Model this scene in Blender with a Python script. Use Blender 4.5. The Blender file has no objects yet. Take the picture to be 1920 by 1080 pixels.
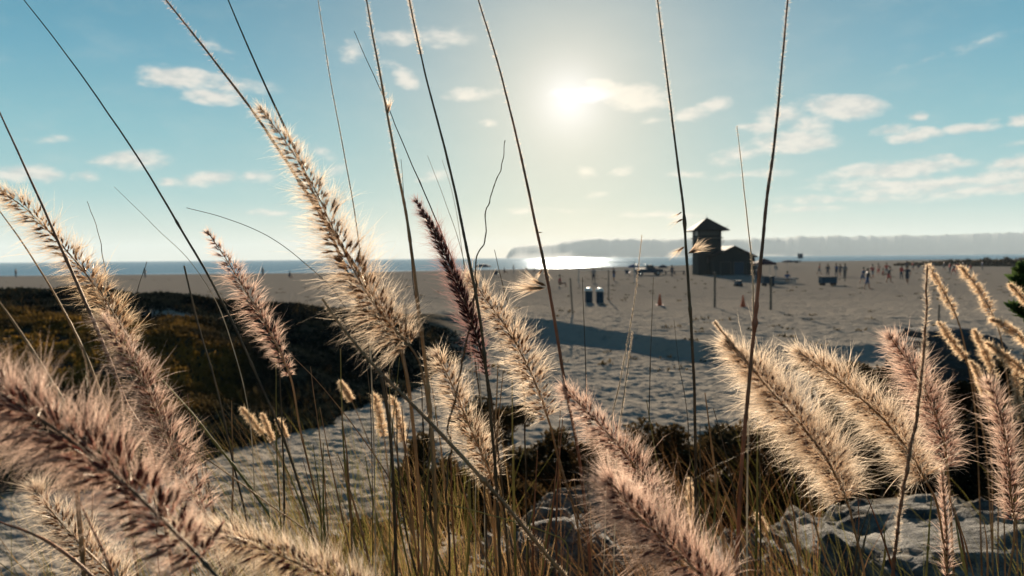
import bpy, bmesh, math, random
import numpy as np
from mathutils import Vector, Matrix

# ------------------------------------------------------------------ camera
F = 1387.0                                   # focal length in pixels of the 1920 px wide photograph
CAM = np.array([0.0, 0.0, 3.0])
pitch = math.atan((540 - 483.2) / F)
roll = math.radians(0.50)
fwd = np.array([0, math.cos(pitch), -math.sin(pitch)])
rt0 = np.array([1.0, 0, 0])
up0 = np.cross(rt0, fwd)
rt = math.cos(roll) * rt0 - math.sin(roll) * up0
up = math.cos(roll) * up0 + math.sin(roll) * rt0
scene = bpy.context.scene
cd = bpy.data.cameras.new('camera')
cd.sensor_width = 36.0
cd.lens = 36.0 * F / 1920
cd.clip_start = 0.02
cd.clip_end = 40000
cam = bpy.data.objects.new('camera', cd)
scene.collection.objects.link(cam)
cam.matrix_world = Matrix(((rt[0], up[0], -fwd[0], CAM[0]), (rt[1], up[1], -fwd[1], CAM[1]),
                           (rt[2], up[2], -fwd[2], CAM[2]), (0, 0, 0, 1)))
scene.camera = cam
cd.dof.use_dof = True
cd.dof.focus_distance = 0.95
cd.dof.aperture_fstop = 26.0 / 3.0           # phone-sized aperture, about 3 mm


def ray(u, v):
    d = fwd + rt * (u - 960) / F - up * (v - 540) / F
    return d


def P(u, v, d):
    return CAM + ray(u, v) * d


def unit(a):
    a = np.asarray(a, float)
    return a / np.linalg.norm(a)


# ------------------------------------------------------------------ sun, sky, exposure
EXPO = 1.7
scene.view_settings.view_transform = 'Standard'
scene.view_settings.look = 'None'
scene.view_settings.exposure = EXPO
scene.view_settings.gamma = 1
sun_dir = unit(ray(1066, 188))
sun_el = math.asin(sun_dir[2])
sun_az = math.atan2(sun_dir[0], sun_dir[1])
sl = bpy.data.lights.new('sun', 'SUN')
sl.energy = 5.0
sl.angle = math.radians(0.53)
sl.color = (1.0, 0.86, 0.68)
so = bpy.data.objects.new('sun', sl)
scene.collection.objects.link(so)
so.rotation_euler = Vector(sun_dir).to_track_quat('Z', 'Y').to_euler()


def lin(r, g, b, k=1.0):
    o = []
    for c in (r, g, b):
        c = c / 255.0
        o.append((c / 12.92 if c < 0.04045 else ((c + 0.055) / 1.055) ** 2.4) * k)
    return tuple(o)


KX = 2.0 ** (-EXPO)
world = bpy.data.worlds.new('World')
scene.world = world
world.use_nodes = True
nt = world.node_tree
nt.nodes.clear()
N, L = nt.nodes, nt.links


class G:
    """tiny node-graph helper"""
    def __init__(s, tree):
        s.t = tree

    def n(s, kind, **kw):
        o = s.t.nodes.new(kind)
        for k, v in kw.items():
            setattr(o, k, v)
        return o

    def put(s, sock, v):
        if hasattr(v, 'is_linked') or isinstance(v, bpy.types.NodeSocket):
            s.t.links.new(v, sock)
        else:
            sock.default_value = v

    def m(s, op, a, b=None, c=None, clamp=False):
        o = s.n('ShaderNodeMath', operation=op)
        o.use_clamp = clamp
        s.put(o.inputs[0], a)
        if b is not None:
            s.put(o.inputs[1], b)
        if c is not None:
            s.put(o.inputs[2], c)
        return o.outputs[0]

    def vm(s, op, a, b=None, out=0):
        o = s.n('ShaderNodeVectorMath', operation=op)
        s.put(o.inputs[0], a)
        if b is not None:
            s.put(o.inputs[1], b)
        return o.outputs[out]

    def mix(s, f, a, b, blend='MIX'):
        o = s.n('ShaderNodeMix', data_type='RGBA', blend_type=blend)
        s.put(o.inputs[0], f)
        s.put(o.inputs[6], a if not isinstance(a, tuple) or len(a) == 4 else (*a, 1))
        s.put(o.inputs[7], b if not isinstance(b, tuple) or len(b) == 4 else (*b, 1))
        return o.outputs[2]

    def ramp(s, f, stops, interp='LINEAR'):
        o = s.n('ShaderNodeValToRGB')
        o.color_ramp.interpolation = interp
        e = o.color_ramp.elements
        while len(e) < len(stops):
            e.new(0.5)
        for el, (p, c) in zip(e, stops):
            el.position = p
            el.color = (*c, 1) if len(c) == 3 else c
        s.put(o.inputs[0], f)
        return o.outputs[0]

    def noise(s, vec, scale, detail=4, rough=0.55, dim='3D'):
        o = s.n('ShaderNodeTexNoise', noise_dimensions=dim)
        if vec is not None:
            s.put(o.inputs['Vector'], vec)
        o.inputs['Scale'].default_value = scale
        o.inputs['Detail'].default_value = detail
        o.inputs['Roughness'].default_value = rough
        return o.outputs[0]

    def smooth(s, x, a, b):
        o = s.n('ShaderNodeMapRange', interpolation_type='SMOOTHSTEP')
        s.put(o.inputs[0], x)
        o.inputs[1].default_value = a
        o.inputs[2].default_value = b
        return o.outputs[0]


g = G(nt)
tc = g.n('ShaderNodeTexCoord')
dirv = g.vm('NORMALIZE', tc.outputs['Generated'])
sep = g.n('ShaderNodeSeparateXYZ')
L.new(dirv, sep.inputs[0])
elev = g.m('MULTIPLY', g.m('ARCSINE', sep.outputs[2]), 57.2958)
ef = g.m('DIVIDE', g.m('MAXIMUM', elev, 0.0), 60.0)
base = g.ramp(ef, [(0.0, lin(213, 220, 210)), (1.5 / 60, lin(202, 217, 209)), (4.5 / 60, lin(156, 200, 202)),
                   (9 / 60, lin(126, 186, 197)), (14 / 60, lin(94, 164, 187)), (20 / 60, lin(62, 138, 168)),
                   (1.0, lin(48, 92, 140))])
nish = g.n('ShaderNodeTexSky', sky_type='NISHITA')
nish.sun_disc = False
nish.sun_elevation = sun_el
nish.sun_rotation = sun_az
nish.air_density = 1.0
nish.dust_density = 0.6
nish.ozone_density = 1.5
theta = g.m('MULTIPLY', g.m('ARCCOSINE', g.m('MINIMUM', g.vm('DOT_PRODUCT', dirv, tuple(sun_dir), out=1), 0.99999)), 57.2958)


def gauss(x, s, p=2.0):
    return g.m('EXPONENT', g.m('MULTIPLY', g.m('POWER', g.m('DIVIDE', x, s), p), -1.0))


# warm, hazy glow of the air round the sun
sky = g.mix(g.m('MULTIPLY', gauss(theta, 15.0, 1.6), 0.76), base, lin(203, 201, 186))
sky = g.mix(g.m('MULTIPLY', gauss(theta, 5.5, 1.5), 0.66), sky, lin(236, 230, 212))
# clouds: soft ellipses (azimuth / elevation patches) broken up by noise
nv = g.n('ShaderNodeMapping')
nv.inputs['Scale'].default_value = (1.0, 1.0, 2.4)
L.new(dirv, nv.inputs[0])
n1 = g.noise(nv.outputs[0], 16.0, 7, 0.60)
n2 = g.noise(nv.outputs[0], 48.0, 5, 0.6)
warp = g.n('ShaderNodeTexNoise')
L.new(nv.outputs[0], warp.inputs['Vector'])
warp.inputs['Scale'].default_value = 24
warp.inputs['Detail'].default_value = 3
wv = g.vm('MULTIPLY', g.vm('SUBTRACT', warp.outputs[1], (0.5, 0.5, 0.5)), (0.026, 0.026, 0.014))
dirw = g.vm('ADD', dirv, wv)
CL = [  # u, v, half width, half height, tilt, weight
    (325, 146, 62, 22, 4, 1), (400, 183, 50, 14, 5, .8), (450, 160, 75, 16, 8, .62), (420, 95, 60, 14, 25, .3),
    (245, 300, 66, 18, -2, .85), (165, 332, 26, 11, -5, .7), (55, 327, 50, 16, 3, .8), (390, 334, 62, 17, -5, .95),
    (312, 342, 20, 9, 0, .6), (480, 330, 42, 14, 0, .7), (625, 320, 36, 16, 5, .7), (600, 285, 40, 12, 20, .4),
    (662, 95, 30, 22, 0, .6), (745, 70, 45, 17, 5, .6), (820, 68, 70, 22, 3, .55), (760, 150, 30, 18, 20, .75),
    (745, 125, 36, 10, 20, .45), (885, 176, 60, 13, -3, .7), (815, 330, 42, 14, -3, .8), (915, 232, 22, 8, 0, .5),
    (1190, 182, 66, 27, 6, 1.25), (1130, 160, 32, 12, 5, 1.0), (1290, 215, 40, 15, -3, 1), (1340, 198, 34, 14, -8, 1.05),
    (1225, 226, 30, 8, -5, .6), (1100, 322, 26, 10, 20, .6), (1165, 320, 26, 9, -10, .65), (1118, 366, 26, 8, 0, .5),
    (1580, 200, 72, 22, 4, 1.25), (1460, 215, 50, 22, -8, .8), (1425, 238, 38, 14, -5, .95), (1520, 235, 40, 22, 0, .6),
    (1490, 268, 78, 21, -3, 1.25), (1385, 288, 58, 15, -10, 1), (1350, 300, 30, 12, 0, .6),
    (1720, 254, 46, 12, -6, 1.0), (1825, 238, 44, 11, -7, 1.05), (1715, 218, 20, 8, -15, .65), (1665, 245, 30, 9, -10, .55),
    (1912, 226, 20, 12, 0, 1), (1690, 318, 140, 18, -5, 1.0), (1790, 302, 50, 12, 2, .9), (1800, 340, 190, 18, -7, .95),
    (1905, 303, 48, 14, -8, .95), (1860, 355, 120, 12, -4, .9), (1660, 345, 130, 12, -3, .65), (1400, 328, 80, 10, -3, .65),
    (1290, 328, 40, 9, 0, .6), (1905, 270, 30, 8, -5, .5), (1950, 335, 60, 12, -5, 1),
    (520, 400, 60, 8, 0, .6), (1230, 405, 90, 8, 0, .6), (1000, 395, 120, 9, 0, .4), (1600, 372, 160, 9, 0, .4),
    (100, 260, 60, 8, -5, .2), (1780, 100, 120, 9, -20, .2), (560, 455, 90, 8, 0, .4), (1500, 392, 90, 8, 0, .4)]
dens = None
for (u, v, w, h, tilt, wt) in CL:
    c = unit(ray(u, v))
    U = unit(rt - c * rt.dot(c))
    V = np.cross(U, c) * -1
    V = V if V[2] > 0 else -V
    a = math.radians(tilt)
    U2, V2 = U * math.cos(a) - V * math.sin(a), U * math.sin(a) + V * math.cos(a)
    W = np.cross(U2, V2)
    R = Matrix((U2, V2, W)).transposed()
    mp = g.n('ShaderNodeMapping', vector_type='TEXTURE')
    mp.inputs['Location'].default_value = tuple(c)
    mp.inputs['Rotation'].default_value = R.to_euler('XYZ')
    mp.inputs['Scale'].default_value = (w / F * 1.10, h / F * 1.12, 0.5)
    L.new(dirw, mp.inputs[0])
    ln = g.vm('LENGTH', mp.outputs[0], out=1)
    s_ = g.m('MULTIPLY', g.m('SUBTRACT', 1.0, ln), wt)
    dens = s_ if dens is None else g.m('MAXIMUM', dens, s_)
brk = g.m('ADD', g.m('MULTIPLY', g.m('SUBTRACT', n1, 0.5), 1.5), g.m('MULTIPLY', g.m('SUBTRACT', n2, 0.5), 0.9))
cov = g.smooth(g.m('ADD', g.m('MAXIMUM', dens, -0.2), brk), -0.08, 0.72)
cov = g.m('MULTIPLY', cov, g.smooth(dens, -0.02, 0.16))
veil = g.m('MULTIPLY', g.smooth(n1, 0.42, 0.85), 0.14)
veil = g.m('MULTIPLY', veil, g.smooth(elev, -1.0, 3.0))
sky = g.mix(veil, sky, lin(214, 220, 212))
near_sun = gauss(theta, 8.0, 2.0)
ccol = g.mix(near_sun, g.mix(g.smooth(n2, 0.35, 0.62), lin(206, 209, 204), lin(234, 230, 219)), lin(255, 246, 226))
sky = g.mix(g.m('MULTIPLY', cov, 0.95), sky, ccol)
# veiled sun disc, its light spilling into the cloud on its right
cs = unit(ray(1085, 178))
core = gauss(theta, 2.0, 1.35)
mp = g.n('ShaderNodeMapping', vector_type='TEXTURE')
U = unit(rt - cs * rt.dot(cs))
V = np.cross(cs, U); V = V if V[2] > 0 else -V
mp.inputs['Location'].default_value = tuple(cs)
mp.inputs['Rotation'].default_value = Matrix((U, V, np.cross(U, V))).transposed().to_euler('XYZ')
mp.inputs['Scale'].default_value = (62 / F, 19 / F, 0.5)
L.new(dirw, mp.inputs[0])
patch = g.smooth(g.vm('LENGTH', mp.outputs[0], out=1), 1.25, 0.45)
core = g.m('MAXIMUM', core, patch)
sky = g.mix(core, sky, (1.1, 1.08, 1.05))
below = g.smooth(elev, 0.0, -6.0)
sky = g.mix(below, sky, (0.10, 0.10, 0.09))
mixn = g.mix(0.06, sky, g.vm('MULTIPLY', nish.outputs[0], (0.035 / KX, 0.035 / KX, 0.035 / KX)))
bg = g.n('ShaderNodeBackground')
L.new(mixn, bg.inputs[0])
bg.inputs[1].default_value = KX
wo = g.n('ShaderNodeOutputWorld')
L.new(bg.outputs[0], wo.inputs[0])

scene.cycles.use_denoising = True
scene.cycles.max_bounces = 8
scene.cycles.diffuse_bounces = 3
scene.cycles.transmission_bounces = 5
scene.cycles.transparent_max_bounces = 6
scene.cycles.volume_bounces = 0
scene.cycles.sample_clamp_indirect = 6.0
scene.cycles.sample_clamp_direct = 30.0
scene.render.film_transparent = False

# ------------------------------------------------------------------ helpers
COL = scene.collection


def tag(o, label=None, cat=None, group=None, kind=None):
    if label: o['label'] = label
    if cat: o['category'] = cat
    if group: o['group'] = group
    if kind: o['kind'] = kind
    return o


def empty(name, loc, label=None, cat=None, group=None):
    o = bpy.data.objects.new(name, None)
    o.empty_display_size = 0.1
    COL.objects.link(o)
    o.location = tuple(loc)
    return tag(o, label, cat, group)


def mesh_np(name, verts, faces, mat, parent=None, attrs=None, smooth=False, matidx=None, mats=None):
    """verts Nx3 in world space; faces = list of arrays (tris / quads)"""
    me = bpy.data.meshes.new(name)
    verts = np.asarray(verts, dtype=np.float32)
    o = bpy.data.objects.new(name, me)
    if parent is not None:
        verts = verts - np.array(parent.location, dtype=np.float32)
        o.parent = parent
    loops, starts, tot = [], [], 0
    for f in faces:
        f = np.asarray(f, dtype=np.int32)
        if len(f) == 0: continue
        k = f.shape[1]
        starts.append(np.arange(len(f), dtype=np.int32) * k + tot)
        loops.append(f.ravel())
        tot += f.size
    loops = np.concatenate(loops); starts = np.concatenate(starts)
    me.vertices.add(len(verts)); me.vertices.foreach_set('co', verts.ravel())
    me.loops.add(len(loops)); me.loops.foreach_set('vertex_index', loops)
    me.polygons.add(len(starts)); me.polygons.foreach_set('loop_start', starts)
    if smooth: me.polygons.foreach_set('use_smooth', np.ones(len(starts), dtype=bool))
    for m_ in (mats or [mat]): me.materials.append(m_)
    if matidx is not None: me.polygons.foreach_set('material_index', np.asarray(matidx, dtype=np.int32))
    if attrs:
        for k, a in attrs.items():
            at = me.attributes.new(k, 'FLOAT', 'POINT')
            at.data.foreach_set('value', np.asarray(a, dtype=np.float32))
    me.update(calc_edges=True)
    me.validate()
    COL.objects.link(o)
    return o


class MB:
    """collects boxes, prisms and tubes into one mesh"""
    def __init__(s): s.v, s.f = [], []

    def raw(s, v, f):
        b = len(s.v)
        s.v += [tuple(map(float, p)) for p in v]
        s.f += [tuple(i + b for i in q) for q in f]

    def box(s, c, size, rz=0.0, bevel=0):
        hx, hy, hz = [q / 2 for q in size]
        ca, sa = math.cos(rz), math.sin(rz)
        v = []
        for dz in (-hz, hz):
            for dx, dy in ((-hx, -hy), (hx, -hy), (hx, hy), (-hx, hy)):
                v.append((c[0] + dx * ca - dy * sa, c[1] + dx * sa + dy * ca, c[2] + dz))
        s.raw(v, [(3, 2, 1, 0), (4, 5, 6, 7), (0, 1, 5, 4), (1, 2, 6, 5), (2, 3, 7, 6), (3, 0, 4, 7)])

    def tube(s, pts, r, n=8, cap=True):
        pts = [np.asarray(p, float) for p in pts]
        rs = r if hasattr(r, '__len__') else [r] * len(pts)
        v = []
        for i, p in enumerate(pts):
            t = unit(pts[min(i + 1, len(pts) - 1)] - pts[max(i - 1, 0)])
            a = unit(np.cross(t, (0.31, 0.17, 0.93) if abs(t[2]) < 0.9 else (1, 0.1, 0)))
            b = np.cross(t, a)
            for k in range(n):
                w = 2 * math.pi * k / n
                v.append(p + rs[i] * (a * math.cos(w) + b * math.sin(w)))
        f = []
        for i in range(len(pts) - 1):
            for k in range(n):
                k2 = (k + 1) % n
                f.append((i * n + k, i * n + k2, (i + 1) * n + k2, (i + 1) * n + k))
        if cap:
            f.append(tuple(range(n - 1, -1, -1)))
            f.append(tuple((len(pts) - 1) * n + k for k in range(n)))
        s.raw(v, f)

    def lathe(s, c, prof, n=16):
        v, f = [], []
        for (r, z) in prof:
            for k in range(n):
                w = 2 * math.pi * k / n
                v.append((c[0] + r * math.cos(w), c[1] + r * math.sin(w), c[2] + z))
        for i in range(len(prof) - 1):
            for k in range(n):
                k2 = (k + 1) % n
                f.append((i * n + k, i * n + k2, (i + 1) * n + k2, (i + 1) * n + k))
        f.append(tuple(range(n - 1, -1, -1)))
        f.append(tuple((len(prof) - 1) * n + k for k in range(n)))
        s.raw(v, f)

    def build(s, name, mat, parent=None, smooth=False):
        me = bpy.data.meshes.new(name)
        off = Vector(parent.location) if parent is not None else Vector((0, 0, 0))
        me.from_pydata([tuple(Vector(p) - off) for p in s.v], [], s.f)
        me.materials.append(mat)
        bm = bmesh.new(); bm.from_mesh(me)
        bmesh.ops.recalc_face_normals(bm, faces=bm.faces)
        bm.to_mesh(me); bm.free()
        if smooth:
            me.polygons.foreach_set('use_smooth', [True] * len(me.polygons))
        o = bpy.data.objects.new(name, me)
        if parent is not None: o.parent = parent
        COL.objects.link(o)
        return o


def vnoise(x, y, seed=0):
    xi, yi = np.floor(x), np.floor(y)
    fx, fy = x - xi, y - yi
    fx, fy = fx * fx * (3 - 2 * fx), fy * fy * (3 - 2 * fy)

    def h(a, b):
        q = np.sin(a * 127.1 + b * 311.7 + seed * 74.7) * 43758.5453
        return q - np.floor(q)
    return ((h(xi, yi) * (1 - fx) + h(xi + 1, yi) * fx) * (1 - fy) + (h(xi, yi + 1) * (1 - fx) + h(xi + 1, yi + 1) * fx) * fy) * 2 - 1


def fbm(x, y, seed=0, o=3):
    s, a = 0, 1.0
    for i in range(o):
        s = s + a * vnoise(x * 2 ** i + 13.7 * i, y * 2 ** i - 7.3 * i, seed + i)
        a *= 0.5
    return s


def sstep(x, a, b):
    t = np.clip((x - a) / (b - a), 0, 1)
    return t * t * (3 - 2 * t)


# ------------------------------------------------------------------ terrain height
def mounds(x, y):
    z = 0
    for (mx, my, sx, sy, hh) in MOUNDS:
        z = z + hh * np.exp(-((x - mx) / sx) ** 2 - ((y - my) / sy) ** 2)
    return z


MOUNDS = [(9.5, 17.0, 2.6, 1.6, 0.35), (12.5, 20, 3.0, 2.0, 0.4), (7.0, 15.5, 1.6, 1.0, 0.22), (4.0, 13, 1.6, 1.2, -0.15)]
S_R = [-1.5, -.7, -.476, -.404, -.26, -.115, .02, .1, .209, .303, .40, .55, .8, 1.5]
Y_R = [24, 25, 25, 25, 26, 29, 34, 31, 27, 24.6, 25.2, 26, 26, 26]
Z_R = [2.2, 2.1, 1.88, 1.5, 1.15, .78, .25, .08, .02, -.02, -.1, -.2, -.3, -.3]
S_L = [-1.5, -.7, -.51, -.33, -.15, -.04, .02, .1, .209, .303, .40, .55, .8, 1.5]
Y_L = [8.6, 9.6, 11.6, 14.3, 17.6, 26, 32.4, 29.6, 25.9, 23.7, 24.0, 24, 24, 24]


def H(x, y, detail=True):
    x = np.asarray(x, float); y = np.asarray(y, float)
    yy = np.maximum(y, 0.3)
    s = np.clip(x / yy, -1.5, 1.5)
    d = np.hypot(x, y)
    yr = np.interp(s, S_R, Y_R) + 0.5 * fbm(x * .35, yy * 0.02 + 3, 5, 2)
    zr = np.interp(s, S_R, Z_R)
    yl = np.minimum(np.interp(s, S_L, Y_L), yr - 0.7)
    low = -0.5
    behind = zr * (1 - sstep(y, yr, yr + 13))
    t = np.clip((y - yl) / (yr - yl), 0, 1)
    left = sstep(-s, -0.01, 0.10)
    prof = t * (1 - left) + left * (0.82 * np.power(t, 1.15) + 0.18 * sstep(t, 0.30, 0.52))
    front = low + (zr - low) * prof
    z = np.where(y > yr, behind, front)
    z = z + mounds(x, y)
    # camera stands on a raised bank
    edge = 2.3 + 0.15 * fbm(x * .9, y * .9, 9, 2)
    bank = 1.5 + 0.10 * fbm(x * 1.3, y * 1.3, 21, 3)
    kb = 1 - sstep(y, edge, edge + 3.2 - 1.2 * sstep(s, -0.2, 0.0))
    pit = sstep(s, -0.22, -0.05) * (1 - sstep(y, 6.0, 9.5))
    z = z * (1 - pit) + 0.55 * pit
    z = z * (1 - kb) + bank * kb
    z = np.where(y < 1.0, bank, z)
    z = np.where((y < 0) & (d > 12), 1.5 + 0.3 * fbm(x * .08, y * .08, 3, 3), z)
    # shoreline: the beach dips under the sea
    sh = np.interp(s, [-1.5, -.69, -.26, .03, .21, .3, .39, .69, 1.5], [150, 160, 165, 193, 235, 280, 360, 410, 430])
    z = np.where(y > 0, z - 2.2 * sstep(y, sh, sh + 22), z)
    if detail:
        far = 1 - sstep(d, 45, 110)
        near = 1 - kb
        on = (y > 0)
        dune = sstep(y, yl, yl + 1.5) * (1 - sstep(y, yr - .5, yr + 3)) * left
        path = sstep(-y, -yl - 1, -yl + 1) * near
        rip = 0.024 * vnoise(x * 3.6 + 0.8 * vnoise(x * .7, y * .7, 4), y * 4.8 + 1.5 * vnoise(x * .5, y * .5, 8), 2)
        rip = rip + 0.020 * vnoise(x * 7.5, y * 8.0, 77) + 0.030 * fbm(x * .9, y * 1.1, 31, 2)
        foot = 0.034 * fbm(x * 2.3, y * 2.3, 12, 3) + 0.05 * fbm(x * .3, y * .3, 15, 2)
        z = z + on * far * near * (path * rip + (1 - path) * foot * (1 - 0.3 * dune))
        z = z + on * dune * 0.16 * fbm(x * .55, y * .55, 44, 3)
        z = z + kb * 0.03 * fbm(x * 5, y * 5, 51, 2)
    return z


def ground_at(u, v):
    """first hit of the pixel's ray with the ground"""
    r = ray(u, v)
    t = np.geomspace(1.5, 600, 3000)
    p = CAM[None] + r[None] * t[:, None]
    hz = H(p[:, 0], p[:, 1], False)
    k = np.argmax(p[:, 2] < hz)
    return p[k]


def beach(u, v):
    """point on the flat beach (height 0) under a pixel"""
    r = ray(u, v)
    t = 3.0 / -r[2]
    return CAM + r * t


# ------------------------------------------------------------------ materials
def new_mat(name):
    m_ = bpy.data.materials.new(name)
    m_.use_nodes = True
    t = m_.node_tree
    t.nodes.clear()
    return m_, G(t)


def finish(gg, shader, vol=None):
    o = gg.n('ShaderNodeOutputMaterial')
    gg.t.links.new(shader, o.inputs[0])


def principled(gg, col, rough=0.7, spec=0.3, normal=None, metal=0.0, **kw):
    p = gg.n('ShaderNodeBsdfPrincipled')
    gg.put(p.inputs['Base Color'], col if not isinstance(col, tuple) or len(col) == 4 else (*col, 1))
    gg.put(p.inputs['Roughness'], rough)
    p.inputs['Specular IOR Level'].default_value = spec
    p.inputs['Metallic'].default_value = metal
    if normal is not None: gg.t.links.new(normal, p.inputs['Normal'])
    return p.outputs[0]


def bump(gg, h, strength=0.5, dist=0.02, normal=None):
    b = gg.n('ShaderNodeBump')
    b.inputs['Strength'].default_value = strength
    b.inputs['Distance'].default_value = dist
    gg.put(b.inputs['Height'], h)
    if normal is not None: gg.t.links.new(normal, b.inputs['Normal'])
    return b.outputs[0]


def plain(name, col, rough=0.7, var=0.25, scale=3.0, spec=0.08, metal=0.0, b=0.0):
    m_, gg = new_mat(name)
    tcn = gg.n('ShaderNodeTexCoord')
    n_ = gg.noise(tcn.outputs['Object'], scale, 5, 0.6)
    c = gg.mix(n_, tuple(q * (1 - var) for q in col), tuple(min(1, q * (1 + var)) for q in col))
    nm = bump(gg, gg.noise(tcn.outputs['Object'], scale * 6, 4), b, 0.02) if b else None
    finish(gg, principled(gg, c, rough, spec, nm, metal))
    return m_


def sand_mat():
    m_, gg = new_mat('sand')
    geo = gg.n('ShaderNodeNewGeometry')
    pos = geo.outputs['Position']
    a = gg.noise(pos, 0.25, 4, 0.6)
    b = gg.noise(pos, 2.5, 5, 0.65)
    c = gg.mix(a, (0.200, 0.170, 0.137), (0.285, 0.247, 0.200))
    c = gg.mix(gg.m('MULTIPLY', gg.smooth(b, 0.52, 0.75), 0.55), c, (0.085, 0.070, 0.055))
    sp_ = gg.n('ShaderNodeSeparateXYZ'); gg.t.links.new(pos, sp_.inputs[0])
    c = gg.mix(gg.m('MULTIPLY', gg.smooth(gg.m('ADD', sp_.outputs[1], gg.m('MULTIPLY', a, 12.0)), 26.0, 70.0), 0.85), c, gg.mix(b, (0.098, 0.086, 0.073), (0.190, 0.168, 0.143)))   # farther sand darkened: shade in its trodden relief put into the colour
    fine = gg.noise(pos, 90, 3, 0.7)
    c = gg.mix(gg.m('MULTIPLY', gg.m('SUBTRACT', fine, 0.35), 0.6), c, (0.07, 0.06, 0.05))
    soil = gg.n('ShaderNodeAttribute', attribute_name='soil').outputs['Fac']
    sc = gg.mix(b, (0.018, 0.016, 0.012), (0.05, 0.038, 0.022))
    c = gg.mix(soil, c, sc)
    h = gg.m('ADD', gg.m('MULTIPLY', gg.noise(pos, 2.2, 4, 0.6), 1.0), gg.m('MULTIPLY', gg.noise(pos, 7, 4, 0.6), 0.4))
    nm = bump(gg, h, 1.0, 0.17)
    nm = bump(gg, gg.noise(pos, 45, 3, 0.6), 0.5, 0.01, nm)
    finish(gg, principled(gg, c, 1.0, 0.0, nm))
    return m_


def leafy(name, c1, c2, trans=0.45, attr=None, c3=None, scale=1.2, sheen=0.0):
    """thin plant matter: diffuse + translucent; colour varied by a noise in space"""
    m_, gg = new_mat(name)
    geo = gg.n('ShaderNodeNewGeometry')
    n_ = gg.noise(geo.outputs['Position'], scale, 4, 0.65)
    c = gg.mix(gg.smooth(n_, 0.3, 0.7), c1, c2)
    if attr:
        f = gg.n('ShaderNodeAttribute', attribute_name=attr).outputs['Fac']
        c = gg.mix(f, c, c3)
    d = gg.n('ShaderNodeBsdfDiffuse'); gg.put(d.inputs[0], c)
    t = gg.n('ShaderNodeBsdfTranslucent'); gg.put(t.inputs[0], c)
    mx = gg.n('ShaderNodeMixShader'); mx.inputs[0].default_value = trans
    gg.t.links.new(d.outputs[0], mx.inputs[1]); gg.t.links.new(t.outputs[0], mx.inputs[2])
    if sheen:
        gl = gg.n('ShaderNodeBsdfGlossy'); gl.inputs['Roughness'].default_value = 0.38
        gl.inputs[0].default_value = (0.9, 0.85, 0.75, 1)
        m2 = gg.n('ShaderNodeMixShader'); m2.inputs[0].default_value = sheen
        gg.t.links.new(mx.outputs[0], m2.inputs[1]); gg.t.links.new(gl.outputs[0], m2.inputs[2])
        mx = m2
    finish(gg, mx.outputs[0])
    return m_


def bristle_mat(name, cbase, ctip, trans=0.55):
    m_, gg = new_mat(name)
    t = gg.n('ShaderNodeAttribute', attribute_name='along').outputs['Fac']
    r = gg.n('ShaderNodeAttribute', attribute_name='rnd').outputs['Fac']
    c = gg.mix(gg.smooth(t, 0.0, 0.75), cbase, ctip)
    c = gg.mix(gg.m('MULTIPLY', r, 0.35), c, tuple(q * 0.55 for q in cbase))
    d = gg.n('ShaderNodeBsdfDiffuse'); gg.put(d.inputs[0], c)
    tr = gg.n('ShaderNodeBsdfTranslucent'); gg.put(tr.inputs[0], c)
    gl = gg.n('ShaderNodeBsdfGlossy'); gl.inputs['Roughness'].default_value = 0.35
    gl.inputs[0].default_value = (0.9, 0.82, 0.7, 1)
    mx = gg.n('ShaderNodeMixShader'); mx.inputs[0].default_value = trans
    gg.t.links.new(d.outputs[0], mx.inputs[1]); gg.t.links.new(tr.outputs[0], mx.inputs[2])
    m2 = gg.n('ShaderNodeMixShader'); m2.inputs[0].default_value = 0.045
    gg.t.links.new(mx.outputs[0], m2.inputs[1]); gg.t.links.new(gl.outputs[0], m2.inputs[2])
    finish(gg, m2.outputs[0])
    return m_


M = {}
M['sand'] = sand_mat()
M['b_cream'] = bristle_mat('bristle_cream', (0.36, 0.22, 0.125), (0.80, 0.65, 0.49), 0.66)
M['b_pink'] = bristle_mat('bristle_pink', (0.23, 0.105, 0.070), (0.73, 0.53, 0.41), 0.66)
M['b_dark'] = bristle_mat('bristle_dark', (0.08, 0.03, 0.028), (0.44, 0.24, 0.21), 0.5)
M['b_tan'] = bristle_mat('bristle_tan', (0.36, 0.20, 0.095), (0.79, 0.60, 0.40), 0.66)
M['husk_tan'] = leafy('husk_tan', (0.14, 0.055, 0.025), (0.34, 0.16, 0.07), 0.25, scale=40)
M['husk_red'] = leafy('husk_red', (0.075, 0.020, 0.016), (0.20, 0.065, 0.045), 0.2, scale=40)
M['husk_dark'] = leafy('husk_dark', (0.045, 0.015, 0.015), (0.10, 0.035, 0.03), 0.15, scale=40)
M['stem_dark'] = leafy('stem_dark', (0.040, 0.025, 0.016), (0.12, 0.070, 0.035), 0.15, scale=15, sheen=.03)
M['stem_red'] = leafy('stem_red', (0.14, 0.045, 0.020), (0.30, 0.115, 0.05), 0.2, scale=12, sheen=.04)
M['stem_orange'] = leafy('stem_orange', (0.12, 0.040, 0.018), (0.36, 0.14, 0.065), 0.30, scale=14, sheen=.04)
M['stem_green'] = leafy('stem_green', (0.12, 0.105, 0.028), (0.32, 0.25, 0.08), 0.35, scale=8, sheen=.03)
M['stem_brown'] = leafy('stem_brown', (0.16, 0.085, 0.035), (0.40, 0.24, 0.11), 0.35, scale=9, sheen=.04)
M['stem_pale'] = leafy('stem_pale', (0.30, 0.24, 0.17), (0.55, 0.47, 0.36), 0.35, scale=20)
M['blade_green'] = leafy('blade_green', (0.035, 0.040, 0.010), (0.20, 0.16, 0.04), 0.42, scale=6)
M['blade_dry'] = leafy('blade_dry', (0.11, 0.055, 0.020), (0.40, 0.25, 0.11), 0.42, scale=6)
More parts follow.
